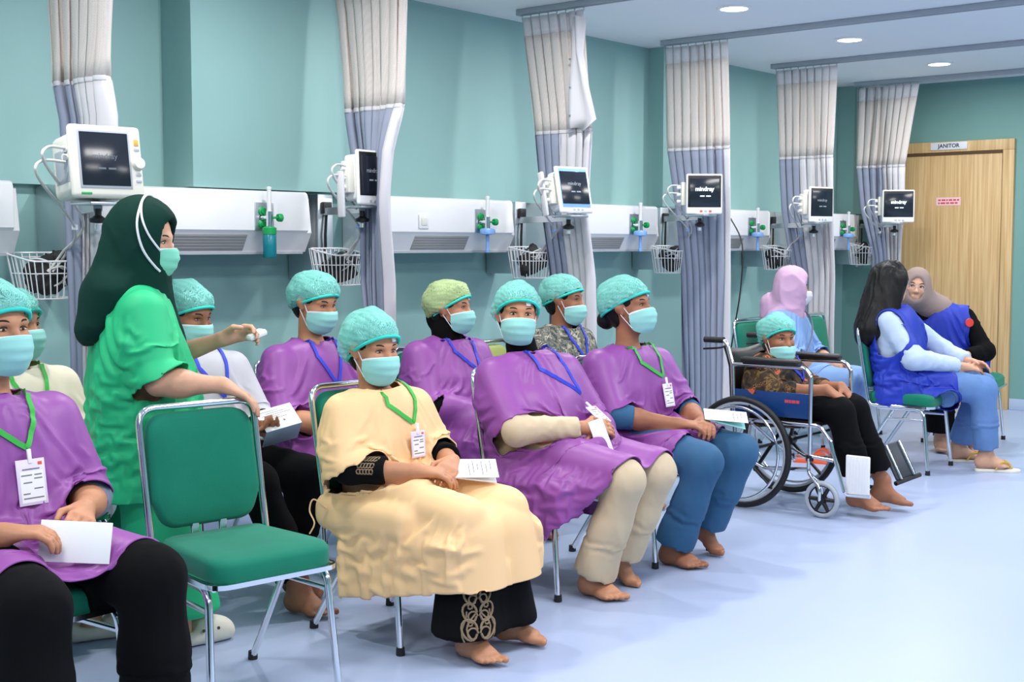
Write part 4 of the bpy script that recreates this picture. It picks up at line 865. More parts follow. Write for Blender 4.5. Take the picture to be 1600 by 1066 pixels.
    # wire basket hanging on the rail
    bx_, by_, bz = BXY[i][0], BXY[i][1], (1.175, 1.195, 1.20, 1.205, 1.205, 1.225)[i]
    bk = empty('wire_basket', (bx_, by_, bz), 0, ['white wire basket left of the nurse', 'white wire basket beside the wide curtain', 'white wire basket below the tilted monitor', 'white wire basket below the fourth monitor from the left', 'white wire basket beside the lilac hijab woman', 'white wire basket nearest the oak door'][i], 'basket', 'wire baskets under the monitors')
    w1, d1, hb = (.15, .11, .19) if i == 0 else (.125, .10, .185); w0, d0 = w1 * .8, d1 * .8; br = MB(); rr = .0026
    ring = lambda w_, d_, z, dz=0: fillet([(-w_, -d_, z - dz), (w_, -d_, z - dz), (w_, d_, z), (-w_, d_, z)], .04, 4, True)
    rim = MB().tube(ring(w1, d1, hb, .035), .0042, 6, closed=True).build('rim', M_WHITE, bk); br.tube(ring((w0 + w1) / 2, (d0 + d1) / 2, hb * .55), rr, 5, closed=True).tube(ring(w0, d0, 0.0), rr, 5, closed=True)
    for s in (-1, 1):
        n = 9
        for k in range(n):
            u = -1 + 2 * k / (n - 1); br.tube([(u * w1 * .93, s * d1, hb - (.035 if s < 0 else 0)), (u * w0 * .93, s * d0, 0), (u * w0 * .93, 0, -.004)], rr, 4)
        for k in range(6):
            u = -1 + 2 * (k + .5) / 6; br.tube([(s * w1, u * d1 * .9, hb - .0175 + u * .015), (s * w0, u * d0 * .9, 0), (0, u * d0 * .9, -.004)], rr, 4)
    tag(br.build('wires', M_WHITE, bk), kind='stuff')
    MB().tube([(-.03, d1, hb - .02), (-.03, d1 + .06, hb - .02), (.03, d1 + .06, hb - .02), (.03, d1, hb - .02)], .005, 6).build('hanger', M_WHITE, bk)
    # blood-pressure cuff and leads lying in the basket
    cb = empty('cable_bundle', (bx_, by_, bz + .006), 0, ['black cuff and pale leads in the basket left of the nurse', 'dark lead bundle in the basket beside the wide curtain', 'black cuff and pale leads in the basket below the tilted monitor', 'dark leads in the basket below the fourth monitor from the left', 'pale leads in the basket beside the lilac hijab woman', 'tangled pale leads in the basket nearest the door'][i], 'cables', 'cuffs and leads lying in the wire baskets')
    rg = random.Random(40 + i)
    F = SDF((-.16, -.13, -.02), (.16, .13, .28), .008)
    for k in range(5): a = rg.uniform(-.7, .7); F.cap((-.06 + rg.uniform(-.03, .02), rg.uniform(-.04, .04), .04 + k * .018), (.06 + rg.uniform(-.02, .02), rg.uniform(-.04, .04), .06 + k * .022 + a * .03), .034, .03, k=.01)
    V, Fc = F.nets(); V = wrinkle(V, Fc, .012, 22, i); link('cuff', fast_mesh('cuff', V, Fc), M_BLKC, cb)
    for k in range(7 if i in (4, 5) else 5):
        pts = []; n = 7; ph0 = rg.uniform(0, 6); rx, ry = rg.uniform(.05, .10), rg.uniform(.04, .075); z0 = rg.uniform(.06, .13)
        for j in range(n): a = ph0 + j * 1.05; pts.append((rx * math.cos(a), ry * math.sin(a), z0 + .03 * math.sin(a * 1.7 + k) + j * .004))
        tube('lead', spline(pts, 5), .0045, M_CABLE if (k % 2 == 0 or i in (0, 4, 5)) else M_GREYP, cb, 6)
    # looping hoses from the monitor's side down into the basket
    ho = empty('monitor_cable', (mx, my, mz), 0, ['pale cable looping from the large bulky monitor into its basket', 'pale cable from the half hidden monitor into its basket', 'pale cables from the tilted monitor into its basket', 'pale cables from the fourth monitor into its basket', 'pale cables from the monitor above the lilac hijab woman', 'pale cables from the monitor nearest the door'][i], 'cable', 'cables hanging from the patient monitors')
    side = Matrix.Rotation(R(ya), 3, 'Z') @ Vector((-.01 if not big else .02, -W / 2 - (.05 if not big else .03), 0)); cdir = Vector((-.35, -.9, 0))
    for k in range(2):
        st = side + Vector((0, 0, .03 - .05 * k)); en = Vector((bx_ - mx + .02 * k, by_ - my - .06, bz + .17 - mz)); out = side.normalized() * (.05 + .03 * k)
        mid1 = st + out + Vector((0, 0, -.06)); mid2 = lerp(st, en, .6); mid2 = Vector(mid2) + Vector((.08 - .05 * k, -.05, -.02))
        tube('hose', spline([st - side.normalized() * .03, st + out * .8, mid1, mid2, en + Vector((.0, -.03, .02)), en + Vector((-.05, .0, -.06))], 7), .0058, M_CABLE, ho, 7)
    MB().lathe([(.0, -.012), (.012, -.01), (.012, .01), (.0, .012)], 10, mtx=Matrix.Translation(Vector(mid2))).build('connector', M_WHITE if i in (0, 5) else M_BLUEB, ho)
# black cable hanging in front of the fourth curtain
bc = empty('black_cable', (7.80, 4.52, 1.55), 0, 'thin black cable hanging down in front of the fourth bed curtain', 'cable')
tube('cord', spline([(.06, .1, .03), (.05, .0, -.15), (.02, -.01, -.45), (-.05, 0, -.75), (-.09, .01, -1.0), (-.06, .0, -1.2)], 6), .005, M_BLACKP, bc, 6)
# ------------------------------------------------------------------ stacking chairs (local +X is forward)
def cushion(name, m, outline, axis_pts, th, parent, puff=.012, mtx=None):
    """rounded upholstered pad: outline (u, v) polygon, thickness th, domed faces"""
    n = len(outline); V = []; F = []; c = Vector((sum(p[0] for p in outline) / n, sum(p[1] for p in outline) / n))
    rings = [(1.0, -th * .5 + .012), (1.0, th * .5 - .014), (.965, th * .5 - .003), (.90, th * .5 + puff * .35), (.6, th * .5 + puff * .9), (.3, th * .5 + puff), (.02, th * .5 + puff)]
    rings = [(.02, -th * .5), (.6, -th * .5), (.93, -th * .5), (.985, -th * .5 + .004)] + rings
    for s, h in rings:
        for p in outline: q = c + (Vector(p) - c) * s; V.append(axis_pts(q.x, q.y, h))
    for j in range(len(rings) - 1):
        for i in range(n): F.append([j * n + i, j * n + (i + 1) % n, (j + 1) * n + (i + 1) % n, (j + 1) * n + i])
    F.append(list(range(n))[::-1]); F.append([(len(rings) - 1) * n + i for i in range(n)])
    return MB().add(V, F).build(name, m, parent, mtx, 50)
def make_chair(fabric):
    t = empty('stacking_chair')
    so = [(p.x, p.y) for p in fillet([(-.20, -.185, 0), (.215, -.215, 0), (.215, .215, 0), (-.20, .185, 0)], .07, 6, True)]
    def sp(u, v, h): return (u, v, .445 + h - max(0, u - .12) ** 2 * 1.6 - .012 * (h > .02) * math.cos(v * 7) * (1 if abs(u) < .15 else .3) + .006)
    cushion('seat', fabric, so, sp, .068, t, .012)
    bo = [(p.x, p.y) for p in fillet([(-.155, .505, 0), (.155, .505, 0), (.192, .60, 0), (.186, .865, 0), (-.186, .865, 0), (-.192, .60, 0)], .075, 6, True)]
    def bp(u, v, h): return (-.185 - (v - .45) * .17 + h - .02 * (1 - (u / .19) ** 2), u, v)
    cushion('backrest', fabric, bo, bp, .042, t, .010)
    back = fillet([(.20, -.205, .405), (-.175, -.205, .405), (-.188, -.205, .47), (-.262, -.205, .885), (-.262, .205, .885), (-.188, .205, .47), (-.175, .205, .405), (.20, .205, .405)], .055, 6)
    MB().tube(back, .0115, 8).build('back_frame', M_CHROME, t, angle=60)
    rim = [(p.x, p.y, .408) for p in fillet([(-.19, -.19, 0), (.222, -.22, 0), (.222, .22, 0), (-.19, .19, 0)], .06, 5, True)]
    MB().tube(rim, .0105, 4, closed=True).build('seat_rim', M_CHROME, t, angle=60)
    MB().box((-.205, -.012, .40), (-.19, .012, .53), .003, mtx=Matrix.Translation((0, -.05, 0))).box((-.205, -.012, .40), (-.19, .012, .53), .003, mtx=Matrix.Translation((0, .05, 0))).build('back_support', M_CHROME, t)
    for s in (-1, 1):
        l = MB().tube(fillet([(-.12, .192 * s, .392), (.165, .205 * s, .392), (.205, .222 * s, .012)], .06, 6), .0118, 8).build('leg', M_CHROME, t, angle=60)
        MB().lathe([(.015, 0), (.016, .004), (.0145, .028)], 10, mtx=Matrix.Translation((.205, .222 * s, 0))).build('rubber_foot', M_RUBBER, l)
        l = MB().tube([(-.02, .19 * s, .395), (-.265, .195 * s, .012)], .0118, 8).build('leg', M_CHROME, t, angle=60)
        MB().lathe([(.016, 0), (.017, .004), (.0155, .028)], 10, mtx=Matrix.Translation((-.266, .195 * s, 0))).build('rubber_foot', M_RUBBER, l)
        MB().tube([(.172, .209 * s, .328), (-.06, .193 * s, .328)], .009, 8).build('stretcher', M_CHROME, t, angle=60)
    return t
CHAIRS = [(2.53, 3.215, -98, 'empty green chair in front with the hand of the nurse on its back'),
          (1.83, 3.30, -90, 'green chair under the man in purple at the left edge'),
          (3.33, 3.30, -90, 'green chair under the woman in the pale yellow gown'),
          (4.205, 3.30, -90, 'green chair under the front woman in purple with beige trousers'),
          (4.89, 3.30, -90, 'green chair under the person in purple with petrol blue trousers'),
          (7.85, 3.32, -86, 'green chair under the woman with long black hair'),
          (9.16, 3.43, -80, 'green chair under the woman in the taupe hijab, by the oak door'),
          (2.49, 4.38, -90, 'green chair under the person in the cream shirt'),
          (3.25, 4.28, -90, 'green chair under the man in the grey shirt'),
          (3.87, 4.28, -90, 'green chair under the man in purple in the back row'),
          (4.72, 4.28, -90, 'green chair under the back row woman in purple with the yellow green cap'),
          (5.65, 4.28, -90, 'green chair under the man in the leaf print shirt'),
          (7.95, 4.26, -90, 'green chair under the woman in the lilac hijab'),
          (8.87, 4.26, -90, 'empty green chair right of the woman in the lilac hijab')]
ch0 = make_chair(M_GREEN); GRP = 'green stacking chairs with chrome frames'
for i, (x, y, a, lab) in enumerate(CHAIRS):
    c = ch0 if i == 0 else copy_tree(ch0); c.location = (x, y, 0); c.rotation_euler = (0, 0, R(a)); tag(c, lab, 'chair', GRP)
oc = make_chair(M_OLIVE); oc.location = (5.19, 4.28, 0); oc.rotation_euler = (0, 0, R(-90)); tag(oc, 'empty olive chair in the back row, right of the yellow green cap', 'chair')

# ------------------------------------------------------------------ wheelchair (local +X forward)
wc = empty('wheelchair', (6.34, 3.45, 0), R(-90), 'folding wheelchair with chrome frame, navy side panels and black armrests', 'wheelchair')
WX = -.035
for s in (-1, 1):
    yw = .275 * s
    M = Matrix.Translation((WX, yw, .30)) @ Matrix.Rotation(R(90), 4, 'X')
    ring = lambda r_, n=48, z=0: [(r_ * math.cos(2 * math.pi * k / n), r_ * math.sin(2 * math.pi * k / n), z) for k in range(n)]
    wh = MB().tube(ring(.282), .0165, 10, closed=True).build('drive_wheel', M_RUBBER, wc, M, 60)
    MB().tube(ring(.262), .010, 8, closed=True).build('rim', M_GREYP, wh, angle=60)
    MB().tube(ring(.245, 48, -.045 * s), .0075, 8, closed=True).build('hand_rim', M_CHROME, wh, angle=60)
    sp = MB()
    for k in range(6):
        a = 2 * math.pi * (k + .3) / 6; sp.tube([(.03 * math.cos(a), .03 * math.sin(a), 0), (.15 * math.cos(a), .15 * math.sin(a), 0), (.262 * math.cos(a), .262 * math.sin(a), 0)], [.017, .012, .014], 8, flat=.6)
        sp.tube([(.245 * math.cos(a), .245 * math.sin(a), -.045 * s), (.26 * math.cos(a), .26 * math.sin(a), 0)], .005, 6)
    sp.build('spokes', M_BLACKP, wh, angle=60)
    MB().lathe([(.0, -.03), (.03, -.028), (.036, 0), (.03, .028), (.0, .03)], 18).build('hub', M_BLACKP, wh)
    yc = .245 * s; M = Matrix.Translation((.425, yc, .096)) @ Matrix.Rotation(R(90), 4, 'X')
    cw = MB().tube(ring(.083, 36), .0135, 9, closed=True).build('caster_wheel', M_GREYP, wc, M, 60); q = MB()
    for k in range(6): a = 2 * math.pi * k / 6; q.tube([(.015 * math.cos(a), .015 * math.sin(a), 0), (.075 * math.cos(a), .075 * math.sin(a), 0)], [.012, .009], 8)
    q.lathe([(.0, -.022), (.022, -.02), (.022, .02), (.0, .022)], 14).tube(ring(.074, 36), .008, 6, closed=True).build('caster_spokes', M_BLACKP, cw, angle=60)
    MB().tube(fillet([(.345, yc, .30), (.345, yc, .225), (.425, yc - .028, .16), (.425, yc - .028, .096)], .05, 5), .009, 8).tube(fillet([(.345, yc, .225), (.425, yc + .028, .16), (.425, yc + .028, .096)], .05, 5), .009, 8).tube([(.425, yc - .034, .096), (.425, yc + .034, .096)], .006, 8).build('caster_fork', M_CHROME, wc, angle=60)
    yf = .232 * s
    MB().tube(fillet([(-.27, yf, .885), (-.155, yf, .885), (-.115, yf, .76), (-.095, yf, .34)], .05, 6), .0125, 9).build('back_post', M_CHROME, wc, angle=60)
    MB().tube([(-.29, yf, .885), (-.17, yf, .886)], .017, 10).build('push_grip', M_RUBBER, wc, angle=60)
    MB().tube(spline([(-.15, yf, .86), (-.19, yf - .01, .845), (-.29, yf - .012, .835)], 5), .006, 6).build('brake_lever', M_BLACKP, wc, angle=60)
    MB().tube(fillet([(-.11, yf, .76), (.31, yf, .765), (.345, yf, .72), (.345, yf, .30)], .045, 6), .0115, 9).build('arm_frame', M_CHROME, wc, angle=60)
    MB().box((-.06, yf - .028, .772), (.285, yf + .028, .805), .014, seg=3).build('arm_pad', M_VINYL, wc)
    MB().box((-.095, yf - .005, .50), (.345, yf + .006, .63), .002).build('side_panel', M_NAVY, wc)
    if s < 0:
        q = MB()
        for k, (a, b) in enumerate(((.20, .222), (.225, .236), (.239, .262), (.265, .284))): q.box((a, yf - .0065, .577), (b, yf - .005, .593))
        q.build('side_panel_mark', M_REDT, wc)
    MB().tube(fillet([(-.10, yf, .47), (.40, yf, .47), (.46, yf, .40), (.475, yf, .34)], .06, 6), .0115, 9).build('seat_rail', M_CHROME, wc, angle=60)
    MB().tube(fillet([(-.10, yf, .36), (-.05, yf, .28), (.08, yf, .22), (.345, yf, .24)], .07, 6), .0105, 9).tube([(.345, yf, .31), (.48, yf, .30)], .0105, 9).build('lower_rail', M_CHROME, wc, angle=60)
    MB().tube([(.470, yf, .36), (.54, yf, .15)], .0105, 9).build('leg_hanger', M_CHROME, wc, angle=60)
    MB().lathe([(.02, 0), (.02, .03)], 12, mtx=Matrix.Translation((.345, yf, .285))).build('clamp', M_BLACKP, wc)
for s in (-1, 1): MB().tube([(.0, -.22 * s, .45), (.02, .22 * s, .20)], .0105, 8).build('cross_brace', M_BLACKP if s < 0 else M_CHROME, wc, angle=60)
MB().box((-.09, -.215, .455), (.36, .215, .478), .008).build('seat_sling', M_VINYL, wc)
bk = MB(); 
VV, FF = [], []
for j in range(8):
    z = .46 + (.86 - .46) * j / 7
    for k in range(9): u = -1 + k / 4; VV.append((-.115 - .02 * (1 - u * u) - (z - .46) * .06 + (.0 if z < .76 else (z - .76) * -.3), u * .222, z - .03 * (1 - u * u) * (j == 7)))
for j in range(7):
    for k in range(8): a = j * 9 + k; FF.append([a, a + 1, a + 10, a + 9])
o = link('back_sling', fast_mesh('back_sling', VV, FF), M_VINYL, wc); o.modifiers.new('thick', 'SOLIDIFY').thickness = .012
q = MB().box((.535, -.215, .135), (.665, -.20, .335), .018, seg=3); fp = q.build('foot_plate', M_WHITE, wc)
g = MB()
for k in range(6): g.box((.552 + k * .017, -.218, .15), (.559 + k * .017, -.2145, .32), .001)
g.build('tread', M_WHITE, fp)
MB().tube([(.54, -.232, .15), (.55, -.215, .13), (.67, -.21, .135)], .0105, 8).build('plate_bar', M_CHROME, wc)
M = Matrix.Translation((.60, .285, .25)) @ Matrix.Rotation(R(-28), 4, 'Y') @ Matrix.Rotation(R(-20), 4, 'Z')
fp = MB().box((-.008, -.075, -.10), (.008, .075, .10), .02, seg=3).build('foot_plate', M_STEELG, wc, M); MB().tube([(.012, -.05, -.10), (.012, -.05, .095)], .008, 8).tube([(.012, .05, -.10), (.012, .05, .095)], .008, 8).build('plate_rib', M_CHROME, fp)
MB().tube([(.0, .10, -.11), (.0, -.09, -.11)], .013, 8).build('plate_bar', M_RUBBER, fp)
MB().tube([(.475, .232, .345), (.56, .27, .30)], .016, 8).build('swing_bracket', M_BLACKP, wc)
# orange sandals under the chair row behind the wheelchair, blue and white packet
def slipper(name, sole, strap, parent, loc, yaw, L=.255):
    M = Matrix.Translation(loc) @ Matrix.Rotation(yaw, 4, 'Z'); o = [(p.x, p.y) for p in spline([(-.10, -.03, 0), (0, -.032, 0), (.09, -.045, 0), (.145, -.025, 0), (.15, .02, 0), (.09, .045, 0), (0, .032, 0), (-.10, .032, 0), (-.118, 0, 0)], 5, True)]
    n = len(o); V = [(x, y, 0) for x, y in o] + [(x * 1.0, y, .012) for x, y in o] + [(x * .96, y * .93, .017) for x, y in o]; F = [list(range(n))[::-1]] + [[j * n + i, j * n + (i + 1) % n, (j + 1) * n + (i + 1) % n, (j + 1) * n + i] for j in (0, 1) for i in range(n)] + [[2 * n + i for i in range(n)]]
    s = MB().add(V, F).build(name, sole, parent, M)
    for sd in (-1, 1): MB().tube(spline([(.105, .0, .018), (.075, .018 * sd, .058), (.035, .038 * sd, .058), (.0, .040 * sd, .016)], 5), .0065, 6, flat=.6).build('strap', strap, s)
    return s
for k, (x, y, a) in enumerate(((7.62, 3.86, -70), (7.80, 3.93, -80))):
    s = slipper('sandal', M_ORANGE, M_ORANGE, None, (x, y, 0), R(a)); tag(s, ['orange sandal on the floor behind the wheelchair, the nearer of two', 'orange sandal on the floor behind the wheelchair, the farther of two'][k], 'sandal', 'orange sandals behind the wheelchair')
# ------------------------------------------------------------------ front row
def two_sleeves(P, J, m, **k):
    return [sleeves(P, J, m, 'sleeve', which=sd, **k) for sd in 'LR'][1]
def leaflet(loc, x, z, w, hgt, open_=20, label='', m=None, lines=0):
    """folded leaflet: two thin leaves hinged along local Y; x is the outward normal, z the up direction"""
    M = axes(x, z, loc); o = bpy.data.objects.new('leaflet', None); COL.objects.link(o); o.matrix_world = M; o.empty_display_size = .05; tag(o, label, 'paper')
    q = Matrix.Translation((0, 0, -hgt / 2))
    a = MB().box((-.0012, -w / 2, 0), (.0012, w / 2, hgt), .0008).build('leaf', M_PAPER, o, q); b = MB().box((-.001, -w / 2, 0), (.001, w / 2, hgt * .97), .0006).build('leaf', m or M_PAPER, o, q @ Matrix.Rotation(R(-open_), 4, 'Y'))
    if lines:
        g = MB()
        for k in range(lines): g.box((.0012, -w * .4 + (k % 2) * .02, hgt * (.85 - k * .09)), (.0016, w * (.1 + .3 * ((k * 7) % 3) / 2), hgt * (.85 - k * .09) + .003))
        g.build('leaf_print', M_PRINT, a)
    return o
CUT = lambda p, n, lo=None, hi=None: (A3(*p), A3(*n), lo, hi)

# man in purple at the left edge
P = person('man in a purple gown and black trousers holding white papers at the left edge', (1.83, 3.38, 0), -90)
J = seated(pel=(0, 0, .56), hc=(-.05, .03, 1.165), yaw=6, shR=(-.06, -.20, .90), shL=(-.05, .20, .90), elR=(.06, -.28, .66), elL=(.02, .27, .66), wrR=(.26, -.13, .66), wrL=(.20, .14, .675), knR=(.46, -.17, .52), knL=(.42, .20, .52), anR=(.47, -.18, .085), anL=(.40, .22, .085), bulk=1.12, hdR=((.7, .9, .0), (.3, .5, -.5), .7), hdL=((.8, -.6, -.1), (0, -.6, -1), .6), eyeopen=.8)
_, Hm = body(P, J, .0062, SK1); surgical_cap(P, Hm, seed=1); hair(P, Hm); face_mask(P, Hm)
g = gown(P, J, M_PURPLE, sl=(.080, .090), send=.80, lap=.86, seed=1, hem=[CUT((.36, 0, .5), (1, 0, -.25), (.2, -.5, 0), (.8, .5, .64)), CUT((0, 0, .478), (-.05, 0, -1), (-.4, -.5, 0), (.8, .5, .5))], skirt=[((.14, 0, .52), (.24, .25, .10), .06, 0)])
trousers(P, J, M_BLACK, thigh=.098, knee=.088, calf=.088, hemr=.095); two_sleeves(P, J, M_MIDGREY, r0=.048, r1=.048, end=.32, start=.8)
lanyard(P, g[1:], J, M_LANG, (.03, .755), .07, badge_size=(.085, .125))
leaflet((1.86, 3.05, .620), (-.52, -.82, .22), (0, -.2, 1), .18, .108, 12, 'blank white folded paper held by the man at the left edge', lines=0)

# woman in the pale yellow gown
P = person('older woman in a pale yellow gown over a black embroidered dress', (3.33, 3.38, 0), -90)
J = seated(pel=(0, 0, .535), hc=(-.035, -.03, 1.02), yaw=-8, pit=-4, shR=(-.055, -.165, .80), shL=(-.02, .165, .795), elR=(.04, -.225, .615), elL=(.05, .225, .62), wrR=(.25, -.10, .615), wrL=(.27, .06, .63), knR=(.47, -.11, .475), knL=(.47, .11, .475), anR=(.50, -.10, .085), anL=(.48, .13, .085), ftR=(-6, 0), ftL=(18, 0), bulk=1.0, bust=.8, hs=.97, fsc=.92, coll=[((.46, -.08, .40), (.475, -.10, .10), .105, .135), ((.46, .08, .40), (.475, .10, .10), .105, .135)], hdR=((.9, .6, -.05), (.2, .3, -1), .6), hdL=((.5, -.8, -.1), (-.3, -.3, -1), .7), eyeopen=.55)
_, Hm = body(P, J, .0062, SK1); surgical_cap(P, Hm, seed=2, size=1.05, puff=.012); hair(P, Hm); face_mask(P, Hm); tape(P, Hm)
g = gown(P, J, M_YELLOW, sl=(.080, .094), send=.86, lap=1.02, thigh=.084, seed=2, hem=[CUT((.07, 0, .235), (.2, 0, -1), (-.5, -.6, -.1), (.9, .6, .45))],
         skirt=[((.255, .01, .27), (.30, .245, .25), .055, 0)])
F = SDF((.28, -.26, .03), (.68, .27, .5), .009)
for s in (-1, 1): F.cap((.46, .08 * s, .40), (.475, .10 * s, .10), .080, .118, k=.09)
F.shell(.018); F.plane((0, 0, .085), (0, 0, -1)); F.plane((0, 0, .37), (0, 0, 1))
sk = cloth(P, 'dress', F, M_BLACK, .006, 6, 3, (1, 1, .3))
emb = MB(); bvk = BVHTree.FromPolygons([tuple(v) for v in sk[1]], [tuple(int(i) for i in f) for f in sk[2]])
def stamp(mb, bv, pts, o, d, u, v, r=.004):
    L = []
    for a, b in pts:
        h = bv.ray_cast(o + u * a + v * b, d)
        if h[0] is not None: L.append(h[0] - d * .001)
    if len(L) > 2: mb.tube(L, r, 5, flat=1)
dd = Vector((-.80, .60, 0)).normalized(); uu = Vector((dd.y, -dd.x, 0)); oo = Vector((.50, -.09, .08)) - dd * .4; vv = Vector((0, 0, 1))
for s in (-1, 1):
    for k, zc in enumerate((.05, .105, .16, .205)):
        sc = .036 - k * .004; 
        stamp(emb, bvk, [(s * (.006 + sc * (1 - math.cos(t * .42)) * (1 - t * .035)), zc + sc * .95 * math.sin(t * .42)) for t in range(15)], oo, dd, uu, vv, .0042)
        stamp(emb, bvk, [(s * (.004 + sc * .5 * (1 - math.cos(t * .6))), zc - .012 + sc * .5 * math.sin(t * .6)) for t in range(10)], oo, dd, uu, vv, .0035)
        stamp(emb, bvk, [(s * (sc * .5 + .012 + .008 * math.cos(t)), zc + .02 + .008 * math.sin(t)) for t in range(7)], oo, dd, uu, vv, .0035)
    stamp(emb, bvk, [(s * (.012 + .03 * math.sin(t * .4)), .005 + .012 * t) for t in range(9)], oo, dd, uu, vv, .0035)
    stamp(emb, bvk, [(s * (.05 + .01 * math.sin(t)), .01 + .02 * t) for t in range(6)], oo, dd, uu, vv, .003)
tag(emb.build('gold_embroidery', M_GOLD, sk[0], angle=70), kind='stuff')
us, UV, UF = two_sleeves(P, J, M_BLACK, r0=.050, r1=.052, end=.55, start=.82)
cu = MB(); ub = BVHTree.FromPolygons([tuple(v) for v in UV], [tuple(int(i) for i in f) for f in UF]); e, w_ = Vector(J['elR']), Vector(J['wrR']); ax = (w_ - e).normalized(); oo = e + ax * .075 + Vector((0, -.4, .1)); dd = Vector((0, 1, -.2)).normalized(); vv = Vector((0, 0, 1))
for k in range(5):
    c = .006 + .011 * k
    for z in (-.03, -.008, .016, .038): stamp(cu, ub, [(c + .0065 * math.cos(t), z + .009 * math.sin(t)) for t in range(7)], oo, dd, ax, vv, .0026)
tag(cu.build('cuff_embroidery', M_GOLD, us, angle=70), kind='stuff')
lanyard(P, g[1:], J, M_LANG, (.02, .685), .062, badge_size=(.07, .095))
tube('tie_string', spline([(-.05, -.25, .47), (-.09, -.275, .50), (-.10, -.285, .46), (-.07, -.29, .42), (-.09, -.295, .38)], 6), .003, M_YELLOW, P, 5)
leaflet((3.40, 3.02, .615), (-.25, -.30, .95), (-.05, -1, -.25), .12, .17, 8, 'white printed leaflet rolled in the hands of the woman in pale yellow', lines=6).rotation_euler.rotate_axis('X', 0.9)

# woman in purple, arms crossed
P = person('woman in a purple gown with beige trousers looking at the camera, arms crossed', (4.23, 3.40, 0), -90)
J = seated(pel=(0, 0, .56), hc=(-.10, -.01, 1.105), yaw=-40, pit=3, rol=-3, shR=(-.10, -.165, .86), shL=(-.0, .185, .86), elR=(.10, -.255, .66), elL=(.14, .23, .64), wrR=(.28, -.04, .665), wrL=(.29, .06, .625), knR=(.52, -.10, .50), knL=(.50, .15, .495), anR=(.36, -.09, .085), anL=(.33, .14, .12), ftR=(-4, 0), ftL=(10, 34), bulk=1.12, belly=.25, bust=1.1, hdR=((.45, .9, .0), (-.6, .2, -.6), .5), hdL=((.5, -.75, -.45), (-.6, -.2, -.4), .5), eyeopen=.85)
_, Hm = body(P, J, .0062, SK1); surgical_cap(P, Hm, seed=3, size=1.03); hair(P, Hm); face_mask(P, Hm); tape(P, Hm)
g = gown(P, J, M_PURPLE, sl=(.080, .090), send=.80, lap=.92, thigh=.115, seed=3, hem=[CUT((.0, 0, .32), (-.12, 0, -1), (-.5, -.6, -.1), (.36, .6, .42)), CUT((.30, 0, .345), (.75, 0, -.8), (.1, -.6, -.1), (.9, .6, .56))],
         skirt=[((.10, -.01, .36), (.27, .27, .21), .06, 0), ((.34, 0, .50), (.15, .22, .08), .06, 0)])
trousers(P, J, M_BEIGE, thigh=.092, knee=.076, calf=.074, hemr=.092, end=.98); two_sleeves(P, J, M_BEIGE, r0=.050, r1=.042, end=.90, start=.85, amp=.006)
n0, n1 = neck_pts(J); F = SDF((-.3, -.2, .8), (.15, .2, 1.15), .007); F.cap(n0 - A3(0, 0, .06), lerp(n0, n1, .6), .082, .064, k=0); cloth(P, 'collar', F, M_BLACK, .002, 15)
lanyard(P, g[1:], J, M_LANB, (.10, .70), .065, badge_size=(.07, .10))
leaflet((4.215, 3.045, .60), (-.72, -.68, .12), (-.25, .25, 1), .06, .21, 10, 'narrow white leaflet tucked between the crossed arms of the woman in purple', lines=0)

# person in purple with petrol blue trousers
P = person('person in a purple gown with petrol blue trousers and a green lanyard, beside the wheelchair', (4.89, 3.38, 0), -90)
J = seated(pel=(0, 0, .555), hc=(-.015, .0, 1.115), yaw=8, pit=8, shR=(-.06, -.175, .86), shL=(.03, .175, .85), elR=(.08, -.235, .65), elL=(.16, .215, .64), wrR=(.30, -.09, .62), wrL=(.34, .06, .62), knR=(.47, -.13, .49), knL=(.49, .14, .50), anR=(.31, -.12, .085), anL=(.31, .15, .135), ftR=(0, 0), ftL=(8, 36), bulk=1.05, bust=.9, hdR=((.9, .55, -.05), (.1, .3, -1), .6), hdL=((.75, -.75, -.1), (-.1, -.3, -1), .6), eyeopen=.45)
_, Hm = body(P, J, .0062, SK2); surgical_cap(P, Hm, seed=4, size=1.0, puff=.01, tilt=.045); hair(P, Hm, bun=True); face_mask(P, Hm); tape(P, Hm)
g = gown(P, J, M_PURPLE, sl=(.080, .090), send=.80, lap=.8, seed=5, hem=[CUT((.28, 0, .45), (.85, 0, -.55), (.1, -.5, 0), (.8, .5, .62)), CUT((0, 0, .475), (-.05, 0, -1), (-.4, -.5, 0), (.8, .5, .5))], skirt=[((.10, 0, .50), (.24, .24, .10), .06, 0)])
trousers(P, J, M_TEALT, thigh=.088, knee=.075, calf=.074, hemr=.092, end=.97); two_sleeves(P, J, M_TEALT, r0=.050, r1=.052, end=.30, start=.82)
lanyard(P, g[1:], J, M_LANG, (.04, .725), .062, badge_size=(.075, .105))
leaflet((5.0, 2.95, .645), (-.2, -.25, .95), (.55, -.8, .05), .11, .19, 10, 'white and teal leaflet in the hands of the person in petrol blue trousers', lines=3, m=M_MASK)

# old person in the wheelchair
P = person('old barefoot person in a brown batik shirt and black trousers seated in the wheelchair', (6.34, 3.43, 0), -90)
J = seated(pel=(.0, 0, .57), hc=(.02, -.02, .895), yaw=-28, pit=-2, shR=(-.03, -.155, .725), shL=(.0, .155, .725), elR=(.08, -.175, .625), elL=(.12, .19, .62), wrR=(.34, -.09, .645), wrL=(.34, .08, .645), knR=(.42, -.08, .545), knL=(.42, .08, .545), anR=(.53, -.07, .125), anL=(.56, .15, .12), ftR=(0, 5), ftL=(22, 5), bulk=.88, hs=.95, fsc=1.0, seat=None, hdR=((.85, .2, -.45), (.2, .2, -1), .4), hdL=((.75, -.2, -.5), (.2, -.2, -1), .4), eyeopen=.7)
_, Hm = body(P, J, .0068, SK2); surgical_cap(P, Hm, seed=6, size=1.0); hair(P, Hm, M_GREYHAIR); face_mask(P, Hm, low=.022)
